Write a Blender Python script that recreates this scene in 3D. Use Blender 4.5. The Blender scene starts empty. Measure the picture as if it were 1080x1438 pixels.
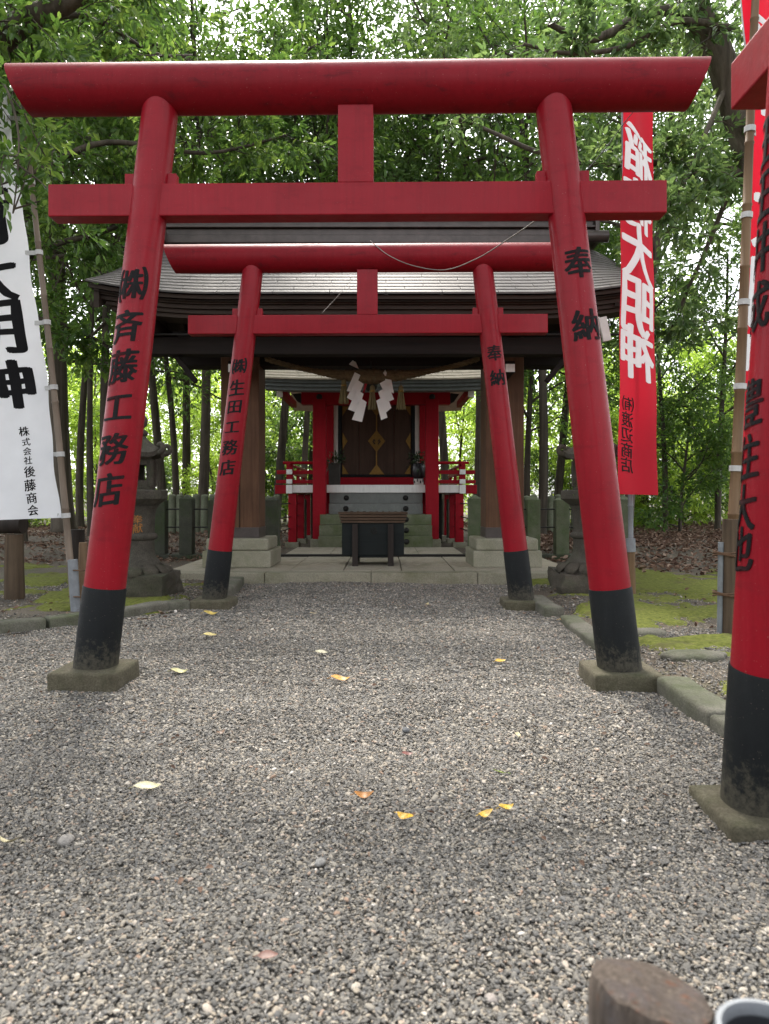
import bpy, bmesh, math, random
import numpy as np
from mathutils import Vector, Matrix, noise

random.seed(7)
RNG = np.random.default_rng(11)
R = math.radians
scene = bpy.context.scene
COL = scene.collection

# ------------------------------------------------------------------ camera
FPX, HOR, CAMZ = 1010.0, 700.0, 0.99          # focal length in photo pixels, horizon row, eye height
cam_d = bpy.data.cameras.new('camera')
cam = bpy.data.objects.new('camera', cam_d)
COL.objects.link(cam)
cam.location = (0, 0, CAMZ)
cam.rotation_euler = (R(90), 0, 0)
cam_d.sensor_fit = 'VERTICAL'
cam_d.sensor_height = 36
cam_d.sensor_width = 27
cam_d.lens = 36 * FPX / 1438
cam_d.shift_y = -(719 - HOR) / 1438
cam_d.clip_start = 0.05
cam_d.clip_end = 600
cam_d.dof.use_dof = True
cam_d.dof.focus_distance = 6.0
cam_d.dof.aperture_fstop = 5.0
scene.camera = cam

# ------------------------------------------------------------------ sky and sun
SUN_EL, SUN_AZ = R(56), R(-12)                 # azimuth from +Y, clockwise
world = bpy.data.worlds.new('World')
scene.world = world
world.use_nodes = True
wn = world.node_tree
wn.nodes.clear()
sky = wn.nodes.new('ShaderNodeTexSky')
sky.sky_type = 'NISHITA'
sky.sun_disc = False
sky.sun_elevation = SUN_EL
sky.sun_rotation = SUN_AZ
sky.dust_density = 3.0
hsv = wn.nodes.new('ShaderNodeHueSaturation')
hsv.inputs['Saturation'].default_value = 0.18   # veiled, nearly white sky
bg = wn.nodes.new('ShaderNodeBackground')
bg.inputs['Strength'].default_value = 0.15
wo = wn.nodes.new('ShaderNodeOutputWorld')
wn.links.new(sky.outputs[0], hsv.inputs['Color'])
wn.links.new(hsv.outputs[0], bg.inputs[0])
wn.links.new(bg.outputs[0], wo.inputs[0])
sl = bpy.data.lights.new('sun', 'SUN')
sl.energy = 1.5
sl.angle = R(12)
sl.color = (1.0, 0.93, 0.83)
sun = bpy.data.objects.new('sun', sl)
COL.objects.link(sun)
sd = Vector((math.sin(SUN_AZ) * math.cos(SUN_EL), math.cos(SUN_AZ) * math.cos(SUN_EL), math.sin(SUN_EL)))
sun.rotation_euler = (-sd).to_track_quat('-Z', 'Y').to_euler()
sun.location = (0, 0, 30)

vs = scene.view_settings
vs.view_transform = 'Standard'
vs.look = 'None'
vs.exposure = 2.08
vs.gamma = 1.0
vs.use_curve_mapping = False
try:
    scene.cycles.use_denoising = True
    scene.cycles.denoiser = 'OPENIMAGEDENOISE'
    scene.cycles.max_bounces = 8
    scene.cycles.diffuse_bounces = 4
    scene.cycles.transmission_bounces = 4
    scene.cycles.caustics_reflective = False
    scene.cycles.caustics_refractive = False
except Exception:
    pass

# ------------------------------------------------------------------ helpers
def at(px, py, d):
    """photo pixel at depth d -> world point"""
    return Vector(((px - 540) / FPX * d, d, CAMZ - (py - HOR) / FPX * d))

AX = -0.155                                     # the path's axis

def gz(x, y):
    """ground height"""
    z = 0.010 * math.sin(1.7 * x + 0.6 * y + 0.5) * math.sin(1.3 * y - 0.4 * x) + 0.006 * math.sin(4.1 * x + 1.1) * math.sin(3.7 * y)
    def ss(a, b, v):
        t = min(1, max(0, (v - a) / (b - a)))
        return t * t * (3 - 2 * t)
    z += 0.10 * ss(10.7, 12.0, y)
    z += 0.05 * ss(1.5, 1.75, x) * ss(2.4, 3.0, y)
    kx = -1.75 - 1.08 * (6.4 - min(y, 6.4)) / 1.15 if y < 6.4 else -1.75
    z += 0.05 * ss(0.05, 0.3, kx - x) * ss(4.6, 5.0, y)
    if y > 14:
        z += 0.10 * noise.noise(Vector((x * .35, y * .35, 3.0))) * ss(14, 18, y)
    return z

def link(o, parent=None):
    COL.objects.link(o)
    if parent is not None:
        o.parent = parent
    return o

def wloc(o):
    v = Vector((0, 0, 0))
    while o is not None:
        v += o.location
        o = o.parent
    return v

def tag(o, label=None, cat=None, group=None, kind=None):
    if label: o['label'] = label
    if cat: o['category'] = cat
    if group: o['group'] = group
    if kind: o['kind'] = kind
    return o

def thing(name, label, cat, loc=(0, 0, 0), rz=0, group=None, kind=None):
    o = bpy.data.objects.new(name, None)
    o.empty_display_size = 0.2
    link(o)
    o.location = loc
    o.rotation_euler = (0, 0, rz)
    return tag(o, label, cat, group, kind)

class MB:
    """collects geometry, then builds ONE mesh object"""
    def __init__(s):
        s.v = []; s.f = []
    def add(s, vs_, fs_):
        n = len(s.v)
        s.v.extend([tuple(p) for p in vs_])
        s.f.extend([tuple(i + n for i in f) for f in fs_])
        return s
    def box(s, c, sz, rot=None, taper=1.0):
        hx, hy, hz = sz[0] / 2, sz[1] / 2, sz[2] / 2
        vs_ = []
        for k in (-1, 1):
            t = taper if k > 0 else 1.0
            for (i, j) in ((-1, -1), (1, -1), (1, 1), (-1, 1)):
                p = Vector((i * hx * t, j * hy * t, k * hz))
                if rot is not None: p = rot @ p
                vs_.append(p + Vector(c))
        return s.add(vs_, [(3, 2, 1, 0), (4, 5, 6, 7), (0, 1, 5, 4), (1, 2, 6, 5), (2, 3, 7, 6), (3, 0, 4, 7)])
    def bb(s, lo, hi):
        return s.box([(a + b) / 2 for a, b in zip(lo, hi)], [b - a for a, b in zip(lo, hi)])
    def tube(s, pts, rad, n=10, caps=True, squash=None):
        pts = [Vector(p) for p in pts]
        if not hasattr(rad, '__len__'): rad = [rad] * len(pts)
        vs_, fs_ = [], []
        t0 = (pts[1] - pts[0]).normalized()
        up = Vector((0, 0, 1)) if abs(t0.z) < 0.9 else Vector((1, 0, 0))
        nx = t0.cross(up).normalized()
        for i, p in enumerate(pts):
            a = pts[max(0, i - 1)]; b = pts[min(len(pts) - 1, i + 1)]
            t = (b - a).normalized()
            nx = (nx - t * nx.dot(t)).normalized()
            ny = t.cross(nx)
            for k in range(n):
                q = 2 * math.pi * k / n
                vs_.append(p + (nx * math.cos(q) + ny * math.sin(q)) * rad[i])
        for i in range(len(pts) - 1):
            for k in range(n):
                k2 = (k + 1) % n
                fs_.append((i * n + k, i * n + k2, (i + 1) * n + k2, (i + 1) * n + k))
        if caps:
            fs_.append(tuple(range(n - 1, -1, -1)))
            m = (len(pts) - 1) * n
            fs_.append(tuple(m + k for k in range(n)))
        return s.add(vs_, fs_)
    def lathe(s, c, prof, n=24, caps=True, rough=0, seed=0):
        c = Vector(c)
        vs_, fs_ = [], []
        for i, (r, z) in enumerate(prof):
            for k in range(n):
                q = 2 * math.pi * k / n
                rr = r
                if rough:
                    rr = r * (1 + rough * noise.noise(Vector((math.cos(q) * 2, math.sin(q) * 2, z * 6 + seed))))
                vs_.append(c + Vector((rr * math.cos(q), rr * math.sin(q), z)))
        for i in range(len(prof) - 1):
            for k in range(n):
                k2 = (k + 1) % n
                fs_.append((i * n + k, i * n + k2, (i + 1) * n + k2, (i + 1) * n + k))
        if caps:
            fs_.append(tuple(range(n - 1, -1, -1)))
            m = (len(prof) - 1) * n
            fs_.append(tuple(m + k for k in range(n)))
        return s.add(vs_, fs_)
    def grid(s, fn, nu, nv):
        vs_ = [fn(i / nu, j / nv) for j in range(nv + 1) for i in range(nu + 1)]
        w = nu + 1
        fs_ = [(j * w + i, j * w + i + 1, (j + 1) * w + i + 1, (j + 1) * w + i) for j in range(nv) for i in range(nu)]
        return s.add(vs_, fs_)
    def build(s, name, mat, parent=None, smooth=False, bevel=0, seg=2, local=False, label=None, subdiv=0, rough=0.0, rfreq=6.0):
        me = bpy.data.meshes.new(name)
        off = Vector((0, 0, 0)) if (local or parent is None) else wloc(parent)
        me.from_pydata([tuple(Vector(p) - off) for p in s.v], [], s.f)
        if bevel or subdiv or rough:
            bm = bmesh.new(); bm.from_mesh(me)
            bmesh.ops.remove_doubles(bm, verts=bm.verts, dist=1e-5)
            if subdiv:
                bmesh.ops.subdivide_edges(bm, edges=bm.edges[:], cuts=subdiv, use_grid_fill=True)
            if bevel:
                es = [e for e in bm.edges if len(e.link_faces) == 2 and e.calc_face_angle(0) > 0.5]
                bmesh.ops.bevel(bm, geom=es, offset=bevel, segments=seg, affect='EDGES', profile=0.6)
            if rough:
                bm.normal_update()
                for v in bm.verts:
                    w = v.co + off
                    v.co += v.normal * rough * (noise.noise(w * rfreq) + .5 * noise.noise(w * rfreq * 2.7))
            bm.to_mesh(me); bm.free()
        if smooth is True:
            me.polygons.foreach_set('use_smooth', [True] * len(me.polygons))
        elif smooth:
            me.polygons.foreach_set('use_smooth', [True] * len(me.polygons))
            try: me.set_sharp_from_angle(angle=R(smooth))
            except Exception: pass
        if mat is not None: me.materials.append(mat)
        o = bpy.data.objects.new(name, me)
        link(o, parent)
        if label: o['label'] = label
        return o

def share(src, name, parent, loc, rot=(0, 0, 0), scl=(1, 1, 1)):
    o = src.copy()
    o.name = name
    COL.objects.link(o)
    o.parent = parent
    o.location = loc; o.rotation_euler = rot; o.scale = scl
    return o

# ------------------------------------------------------------------ materials
def mat_new(name):
    m = bpy.data.materials.new(name)
    m.use_nodes = True
    nt = m.node_tree
    nt.nodes.clear()
    out = nt.nodes.new('ShaderNodeOutputMaterial')
    p = nt.nodes.new('ShaderNodeBsdfPrincipled')
    nt.links.new(p.outputs[0], out.inputs[0])
    return m, nt, p, out

def coord(nt, kind='Object', scale=(1, 1, 1)):
    tc = nt.nodes.new('ShaderNodeTexCoord')
    mp = nt.nodes.new('ShaderNodeMapping')
    mp.inputs['Scale'].default_value = scale
    nt.links.new(tc.outputs[kind], mp.inputs[0])
    return mp.outputs[0]

def nz(nt, vec, scale, detail=5, rough=0.6, dist=0.0):
    n = nt.nodes.new('ShaderNodeTexNoise')
    n.inputs['Scale'].default_value = scale
    n.inputs['Detail'].default_value = detail
    n.inputs['Roughness'].default_value = rough
    n.inputs['Distortion'].default_value = dist
    nt.links.new(vec, n.inputs['Vector'])
    return n.outputs['Fac']

def ramp(nt, fac, stops):
    r = nt.nodes.new('ShaderNodeValToRGB')
    e = r.color_ramp.elements
    while len(e) > 1: e.remove(e[-1])
    e[0].position = stops[0][0]; e[0].color = (*stops[0][1], 1)
    for pz, c in stops[1:]:
        k = e.new(pz); k.color = (*c, 1)
    nt.links.new(fac, r.inputs[0])
    return r.outputs[0]

def mixc(nt, fac, a, b, mode='MIX'):
    m = nt.nodes.new('ShaderNodeMix')
    m.data_type = 'RGBA'; m.blend_type = mode
    for s, v in ((0, fac), (6, a), (7, b)):
        if isinstance(v, (int, float)): m.inputs[s].default_value = v
        elif isinstance(v, tuple): m.inputs[s].default_value = (*v, 1)
        else: nt.links.new(v, m.inputs[s])
    return m.outputs[2]

def maprange(nt, v, a, b, c=0.0, d=1.0):
    m = nt.nodes.new('ShaderNodeMapRange')
    m.inputs[1].default_value = a; m.inputs[2].default_value = b
    m.inputs[3].default_value = c; m.inputs[4].default_value = d
    nt.links.new(v, m.inputs[0])
    return m.outputs[0]

def bump(nt, p, h, strength=0.3, dist=0.01):
    b = nt.nodes.new('ShaderNodeBump')
    b.inputs['Strength'].default_value = strength
    b.inputs['Distance'].default_value = dist
    nt.links.new(h, b.inputs['Height'])
    nt.links.new(b.outputs[0], p.inputs['Normal'])

def g3(a): return (a, a, a)

def paint(name, c, c2, rough=0.38, grime=(0.02, 0.012, 0.012), amount=0.5, bs=0.08, splash=None, streak=.35, coat=0.0):
    """painted timber or steel: two close tones, rain streaks, dirt in patches, chips and fine relief"""
    m, nt, p, o = mat_new(name)
    v = coord(nt)
    n1 = nz(nt, v, 1.6, 6, .6)
    col = ramp(nt, n1, [(0.3, c), (0.7, c2)])
    st = nz(nt, coord(nt, 'Object', (9, 9, .55)), 4, 6, .7)
    col = mixc(nt, maprange(nt, st, .50, .72, 0, streak), col, tuple(x * .55 for x in c))
    col = mixc(nt, maprange(nt, st, .44, .30, 0, streak * .6), col, tuple(min(1, x * 1.25 + .012) for x in c2))
    n2 = nz(nt, coord(nt, 'Object', (3, 3, 9)), 2.2, 8, .72, .4)
    f = maprange(nt, n2, 0.54, 0.78, 0, amount)
    col = mixc(nt, f, col, grime)
    sp = maprange(nt, nz(nt, v, 130, 3, .6), .69, .74, 0, .5)
    col = mixc(nt, sp, col, (0.26, 0.19, 0.16))
    ch = maprange(nt, nz(nt, v, 17, 8, .8), .705, .72, 0, .85)
    col = mixc(nt, ch, col, tuple(x * .35 + .012 for x in c))
    if splash is not None:
        sx = nt.nodes.new('ShaderNodeSeparateXYZ')
        tc = nt.nodes.new('ShaderNodeTexCoord')
        nt.links.new(tc.outputs['Object'], sx.inputs[0])
        hz = maprange(nt, sx.outputs[2], .05, splash[1], .30, -.30)
        ad = nt.nodes.new('ShaderNodeMath'); ad.operation = 'ADD'
        nt.links.new(hz, ad.inputs[0]); nt.links.new(nz(nt, v, 38, 7, .75), ad.inputs[1])
        col = mixc(nt, maprange(nt, ad.outputs[0], .52, .75, 0, .75), col, splash[0])
    nt.links.new(col, p.inputs['Base Color'])
    p.inputs['Specular IOR Level'].default_value = 0.16
    p.inputs['Coat Weight'].default_value = coat
    p.inputs['Coat Roughness'].default_value = .16
    nt.links.new(maprange(nt, n2, .3, .8, rough, rough + .25), p.inputs['Roughness'])
    bump(nt, p, nz(nt, v, 25, 5, .65), bs, .01)
    return m

def stone(name, c, c2, moss=0.5, mossc=(0.07, 0.10, 0.03), scale=8, rough=0.9, bs=0.5, up=True):
    m, nt, p, o = mat_new(name)
    v = coord(nt)
    n1 = nz(nt, v, scale, 8, .65)
    col = ramp(nt, n1, [(0.3, c), (0.7, c2)])
    sp = nz(nt, v, 110, 3, .7)
    col = mixc(nt, maprange(nt, sp, .35, .65, .55, 0), col, tuple(x * .35 for x in c))
    n2 = nz(nt, v, 2.3, 7, .7)
    f = maprange(nt, n2, .62 - .3 * moss, .80 - .25 * moss, 0, .9)
    if up:
        g = nt.nodes.new('ShaderNodeNewGeometry')
        sx = nt.nodes.new('ShaderNodeSeparateXYZ')
        nt.links.new(g.outputs['Normal'], sx.inputs[0])
        u = maprange(nt, sx.outputs[2], -0.2, 0.9, .45, 1.0)
        mm = nt.nodes.new('ShaderNodeMath'); mm.operation = 'MULTIPLY'
        nt.links.new(f, mm.inputs[0]); nt.links.new(u, mm.inputs[1])
        f = mm.outputs[0]
    mc = ramp(nt, nz(nt, v, 30, 4, .6), [(0.3, tuple(x * .6 for x in mossc)), (0.7, mossc)])
    col = mixc(nt, f, col, mc)
    nt.links.new(col, p.inputs['Base Color'])
    p.inputs['Roughness'].default_value = rough
    p.inputs['Specular IOR Level'].default_value = 0.3
    bump(nt, p, nz(nt, v, 45, 8, .75), bs, .012)
    return m

def wood(name, c, c2, axis='Z', rough=0.75, bs=0.35, fine=30):
    m, nt, p, o = mat_new(name)
    sc = {'X': (0.05, 1, 1), 'Y': (1, 0.05, 1), 'Z': (1, 1, 0.05)}[axis]
    v = coord(nt, 'Object', sc)
    n1 = nz(nt, v, fine, 7, .65, .6)
    n2 = nz(nt, coord(nt), 2.5, 5, .6)
    col = ramp(nt, n1, [(0.32, c), (0.68, c2)])
    col = mixc(nt, maprange(nt, n2, .35, .75, 0, .45), col, tuple(x * .45 for x in c))
    nt.links.new(col, p.inputs['Base Color'])
    p.inputs['Roughness'].default_value = rough
    p.inputs['Specular IOR Level'].default_value = 0.2
    bump(nt, p, n1, bs, .008)
    return m

def plain(name, c, rough=0.6, metal=0.0, var=0.2, scale=12, bs=0.1, spec=0.5):
    m, nt, p, o = mat_new(name)
    v = coord(nt)
    n1 = nz(nt, v, scale, 6, .65)
    col = ramp(nt, n1, [(0.3, tuple(x * (1 - var) for x in c)), (0.7, tuple(min(1, x * (1 + var)) for x in c))])
    nt.links.new(col, p.inputs['Base Color'])
    p.inputs['Roughness'].default_value = rough
    p.inputs['Metallic'].default_value = metal
    p.inputs['Specular IOR Level'].default_value = spec
    bump(nt, p, nz(nt, v, scale * 5, 5, .6), bs, .01)
    return m

def leafmat(name, dark, mid, light, trans=0.35, rough=0.38, tc=1.6, spec=0.5):
    m, nt, p, o = mat_new(name)
    a = nt.nodes.new('ShaderNodeAttribute'); a.attribute_name = 'tint'
    col = ramp(nt, a.outputs['Fac'], [(0.0, dark), (0.55, mid), (1.0, light)])
    nt.links.new(col, p.inputs['Base Color'])
    p.inputs['Roughness'].default_value = rough
    p.inputs['Specular IOR Level'].default_value = spec
    t = nt.nodes.new('ShaderNodeBsdfTranslucent')
    hs = nt.nodes.new('ShaderNodeHueSaturation')
    hs.inputs['Hue'].default_value = 0.485
    hs.inputs['Value'].default_value = tc
    nt.links.new(col, hs.inputs['Color'])
    nt.links.new(hs.outputs[0], t.inputs[0])
    mx = nt.nodes.new('ShaderNodeMixShader')
    mx.inputs[0].default_value = trans
    nt.links.new(p.outputs[0], mx.inputs[1]); nt.links.new(t.outputs[0], mx.inputs[2])
    nt.links.new(mx.outputs[0], o.inputs[0])
    return m

def cloth(name, c, trans=0.3):
    m, nt, p, o = mat_new(name)
    v = coord(nt)
    n1 = nz(nt, v, 3, 5, .6)
    col = ramp(nt, n1, [(0.3, tuple(x * .9 for x in c)), (0.7, c)])
    nt.links.new(col, p.inputs['Base Color'])
    p.inputs['Roughness'].default_value = .7
    p.inputs['Specular IOR Level'].default_value = .25
    t = nt.nodes.new('ShaderNodeBsdfTranslucent'); nt.links.new(col, t.inputs[0])
    mx = nt.nodes.new('ShaderNodeMixShader'); mx.inputs[0].default_value = trans
    nt.links.new(p.outputs[0], mx.inputs[1]); nt.links.new(t.outputs[0], mx.inputs[2])
    nt.links.new(mx.outputs[0], o.inputs[0])
    return m

RED = (0.195, 0.0018, 0.0085)
M = {}
M['red'] = paint('red_paint', RED, (0.245, 0.0025, 0.0108), .36, (0.075, 0.004, 0.008), .45, .12, coat=.12)
M['red_beam'] = paint('weathered_red_paint', (0.145, 0.0018, 0.0068), (0.19, 0.0028, 0.0092), .42, (0.035, 0.005, 0.008), .85, .12)
M['red_shrine'] = paint('shrine_red_paint', (0.24, 0.003, 0.0105), (0.30, 0.0045, 0.0135), .45, (0.12, 0.008, 0.012), .3)
M['black'] = paint('black_paint', (0.005, 0.006, 0.007), (0.009, 0.011, 0.0115), .5, (0.018, 0.02, 0.016), .5, .15, ((0.075, 0.068, 0.05), .42))
M['ink'] = plain('ink', (0.006, 0.006, 0.007), .7, 0, .2, spec=.12)
M['ink_worn'] = paint('worn_ink', (0.006, 0.006, 0.0065), (0.010, 0.009, 0.010), .6, (0.10, 0.004, 0.009), .55, .1, streak=.2)
M['white_ink'] = plain('white_ink', (0.78, 0.78, 0.78), .7, 0, .05)
M['orange_ink'] = plain('orange_ink', (0.30, 0.13, 0.03), .8, 0, .4, 60)
M['gold'] = plain('gilt_metal', (0.20, 0.12, 0.03), .45, .7, .3, 40)
M['white'] = paint('white_paint', (0.74, 0.74, 0.72), (0.80, 0.80, 0.78), .5, (0.45, 0.44, 0.40), .4)
M['white_wall'] = plain('white_plaster', (0.62, 0.61, 0.57), .8, 0, .08)
M['concrete'] = stone('mossy_concrete', (0.20, 0.19, 0.16), (0.30, 0.29, 0.25), .45, (0.09, 0.105, 0.045))
M['plinth'] = stone('torii_plinth_concrete', (0.085, 0.074, 0.048), (0.165, 0.147, 0.102), .4, (0.06, 0.065, 0.028), 9, .92, 1.2)
M['kerb'] = stone('mossy_kerb_concrete', (0.12, 0.115, 0.09), (0.20, 0.19, 0.155), .6, (0.07, 0.085, 0.038), 7, .92, .9)
M['slab'] = stone('paving_stone', (0.30, 0.27, 0.205), (0.40, 0.365, 0.285), .22, (0.16, 0.16, 0.085), 5, .8, .25)
M['slab_edge'] = stone('paving_edge_stone', (0.25, 0.235, 0.17), (0.35, 0.325, 0.245), .45, (0.13, 0.135, 0.06), 5, .85, .4)
M['step_green'] = stone('algae_green_stone', (0.15, 0.165, 0.10), (0.23, 0.24, 0.165), .55, (0.105, 0.14, 0.05), 6, .9, .4, False)
M['step_grey'] = stone('grey_step_stone', (0.17, 0.18, 0.17), (0.25, 0.26, 0.245), .05, (0.1, 0.12, 0.06), 6, .85, .3, False)
M['col_base'] = stone('column_plinth_stone', (0.27, 0.255, 0.19), (0.36, 0.345, 0.265), .5, (0.16, 0.17, 0.08), 5, .88, .3)
M['lantern'] = stone('lantern_stone', (0.055, 0.050, 0.040), (0.11, 0.10, 0.08), .4, (0.065, 0.085, 0.035), 10, .95, .9)
M['lantern_rock'] = stone('rough_lantern_rock', (0.055, 0.048, 0.036), (0.115, 0.102, 0.08), .5, (0.06, 0.075, 0.035), 7, .95, 1.2)
M['fence_stone'] = stone('dark_fence_stone', (0.045, 0.048, 0.036), (0.085, 0.088, 0.066), .55, (0.05, 0.075, 0.028), 7, .9, .6, False)
M['fence_stone_pale'] = stone('greenish_fence_stone', (0.10, 0.115, 0.07), (0.17, 0.185, 0.12), .6, (0.085, 0.125, 0.05), 6, .9, .5, False)
M['pile'] = stone('green_concrete_pile', (0.15, 0.17, 0.115), (0.25, 0.27, 0.19), .5, (0.10, 0.13, 0.06), 5, .9, .4, False)
M['iron'] = plain('dark_iron', (0.025, 0.024, 0.022), .6, .6, .3)
M['bark'] = wood('bark', (0.045, 0.037, 0.028), (0.155, 0.132, 0.105), 'Z', .95, 1.6, 9)
M['bark_dark'] = wood('dark_bark', (0.030, 0.025, 0.019), (0.115, 0.098, 0.076), 'Z', .95, 1.6, 9)
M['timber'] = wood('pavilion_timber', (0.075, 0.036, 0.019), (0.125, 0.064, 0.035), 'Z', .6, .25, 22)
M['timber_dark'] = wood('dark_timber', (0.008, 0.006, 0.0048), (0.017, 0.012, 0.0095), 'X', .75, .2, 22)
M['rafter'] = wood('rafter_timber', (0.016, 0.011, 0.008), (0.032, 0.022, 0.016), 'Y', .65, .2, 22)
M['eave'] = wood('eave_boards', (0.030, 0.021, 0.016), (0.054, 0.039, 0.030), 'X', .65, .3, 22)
M['roof'] = plain('weathered_copper_roof', (0.085, 0.078, 0.074), .55, .1, .25, 7, .1, .22)
M['roof_shrine'] = plain('shrine_roof_plate', (0.46, 0.40, 0.31), .55, .0, .2, 8, .15)  # pale beige, lightened further to stand in for sky glare on the slope
M['fascia'] = plain('blue_grey_fascia', (0.125, 0.142, 0.140), .6, .1, .2, 9)
M['ridge'] = plain('dark_copper_ridge', (0.062, 0.05, 0.045), .42, .3, .3, 6)
M['door'] = wood('door_wood', (0.040, 0.023, 0.015), (0.072, 0.042, 0.028), 'Z', .5, .2, 18)
M['box'] = wood('teal_black_box', (0.0045, 0.008, 0.008), (0.010, 0.015, 0.0145), 'X', .55, .2, 20)
M['box_top'] = wood('worn_slat_wood', (0.035, 0.023, 0.015), (0.11, 0.072, 0.046), 'X', .7, .3, 26)
M['box_leg'] = wood('box_leg_wood', (0.020, 0.016, 0.014), (0.04, 0.031, 0.026), 'Z', .7, .3, 20)
M['post_wood'] = wood('weathered_post', (0.05, 0.036, 0.024), (0.125, 0.09, 0.06), 'Z', .85, .7, 16)
M['stake'] = wood('stake_wood', (0.12, 0.075, 0.045), (0.22, 0.15, 0.09), 'Z', .8, .5, 20)
def stump_mat():
    m, nt, p, o = mat_new('stump_wood')
    v = coord(nt)
    fib = nz(nt, coord(nt, 'Object', (1, 1, .06)), 170, 7, .7, .3)
    col = ramp(nt, fib, [(0.3, (0.038, 0.029, 0.024)), (0.55, (0.10, 0.08, 0.065)), (0.72, (0.19, 0.158, 0.128))])
    bl = nz(nt, v, 26, 6, .65)
    col = mixc(nt, maprange(nt, bl, .48, .66, 0, .8), col, (0.085, 0.072, 0.07))
    col = mixc(nt, maprange(nt, nz(nt, v, 40, 6, .7), .58, .68, 0, .7), col, (0.15, 0.06, 0.032))
    col = mixc(nt, maprange(nt, nz(nt, v, 31, 5, .7), .60, .72, 0, .7), col, (0.15, 0.16, 0.15))
    nt.links.new(col, p.inputs['Base Color'])
    p.inputs['Roughness'].default_value = .9
    p.inputs['Specular IOR Level'].default_value = .2
    bump(nt, p, fib, 1.0, .006)
    return m
M['stump'] = stump_mat()
M['bamboo'] = wood('bamboo', (0.11, 0.065, 0.033), (0.19, 0.12, 0.064), 'Z', .5, .15, 14)
M['bamboo_grey'] = wood('grey_bamboo', (0.13, 0.10, 0.075), (0.22, 0.175, 0.135), 'Z', .55, .15, 14)
M['pipe'] = plain('grey_pipe', (0.17, 0.183, 0.195), .6, .1, .25)
M['pipe_old'] = plain('old_grey_pipe', (0.15, 0.165, 0.175), .6, .1, .25)
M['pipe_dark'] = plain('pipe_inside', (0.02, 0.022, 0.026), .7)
M['rope'] = wood('straw_rope', (0.085, 0.06, 0.032), (0.19, 0.14, 0.078), 'X', .9, .8, 40)
M['straw'] = wood('straw', (0.12, 0.098, 0.045), (0.25, 0.205, 0.10), 'Z', .9, .8, 60)
M['paper'] = cloth('paper', (0.78, 0.77, 0.74), .3)
M['cloth_white'] = cloth('white_cloth', (0.76, 0.77, 0.80), .35)
M['cloth_red'] = cloth('red_cloth', (0.60, 0.010, 0.030), .40)
M['tie'] = plain('white_tie', (0.42, 0.42, 0.41), .6)
M['twine'] = plain('brown_twine', (0.10, 0.055, 0.03), .9)
M['wire'] = plain('grey_wire', (0.20, 0.185, 0.17), .8, 0, spec=.1)
M['cable'] = plain('dark_cable', (0.02, 0.019, 0.018), .95, spec=.05)
M['vase_grey'] = stone('vase_stone', (0.055, 0.055, 0.05), (0.09, 0.09, 0.08), .1, bs=.3)
M['vase_dark'] = plain('dark_glazed_vase', (0.012, 0.012, 0.014), .35, 0, .4, 60)
M['bell'] = plain('dark_bronze', (0.03, 0.03, 0.026), .45, .7)
M['red_cord'] = plain('red_cord', (0.35, 0.02, 0.03), .9)

# leaves
M['leaf_canopy'] = leafmat('canopy_leaf', (0.026, 0.064, 0.013), (0.060, 0.128, 0.022), (0.145, 0.228, 0.042), .48, .36, 1.9, .42)
M['leaf_grey'] = leafmat('dull_leaf', (0.038, 0.080, 0.026), (0.084, 0.148, 0.044), (0.155, 0.232, 0.070), .48, .32, 1.9, .45)
M['leaf_sunlit'] = leafmat('sunlit_tone_leaf', (0.12, 0.20, 0.025), (0.21, 0.33, 0.045), (0.33, 0.44, 0.08), .55, .42, 2.0)  # lighter leaf colour stands in for sun on the background foliage
M['leaf_small'] = leafmat('potted_leaf', (0.012, 0.03, 0.012), (0.025, 0.055, 0.02), (0.05, 0.09, 0.03), .25)
M['litter'] = leafmat('dry_leaf', (0.055, 0.032, 0.022), (0.17, 0.105, 0.072), (0.34, 0.255, 0.19), .12, .7, 1.0, .2)

def flat_leaf(name, c):
    m, nt, p, o = mat_new(name)
    v = coord(nt)
    col = ramp(nt, nz(nt, v, 45, 4, .6), [(0.35, tuple(x * .6 for x in c)), (0.6, c)])
    nt.links.new(col, p.inputs['Base Color'])
    p.inputs['Roughness'].default_value = .5
    return m

# ground: damp earth with patches of moss
def ground_mat():
    m, nt, p, o = mat_new('earth')
    v = coord(nt)
    n1 = nz(nt, v, 1.4, 8, .65)
    col = ramp(nt, n1, [(0.3, (0.065, 0.052, 0.039)), (0.7, (0.125, 0.104, 0.080))])
    sp = nz(nt, v, 90, 4, .7)
    col = mixc(nt, maprange(nt, sp, .52, .68, 0, .8), col, (0.22, 0.20, 0.165))
    col = mixc(nt, maprange(nt, sp, .46, .30, 0, .6), col, (0.03, 0.026, 0.022))
    n2 = nz(nt, v, .9, 6, .7)
    col = mixc(nt, maprange(nt, n2, .56, .68, 0, .55), col, (0.075, 0.09, 0.03))
    nt.links.new(col, p.inputs['Base Color'])
    p.inputs['Roughness'].default_value = .95
    p.inputs['Specular IOR Level'].default_value = .2
    bump(nt, p, sp, .8, .012)
    return m
M['earth'] = ground_mat()

def moss_mat():
    m, nt, p, o = mat_new('moss')
    v = coord(nt)
    col = ramp(nt, nz(nt, v, 26, 6, .7), [(0.28, (0.065, 0.078, 0.018)), (0.5, (0.145, 0.165, 0.036)), (0.72, (0.23, 0.25, 0.065))])
    col = mixc(nt, maprange(nt, nz(nt, v, 3.2, 5, .7), .52, .7, 0, .8), col, (0.12, 0.10, 0.06))
    nt.links.new(col, p.inputs['Base Color'])
    p.inputs['Roughness'].default_value = .95
    p.inputs['Specular IOR Level'].default_value = .1
    bump(nt, p, nz(nt, v, 120, 5, .8), 1.0, .015)
    return m
M['moss'] = moss_mat()

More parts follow.
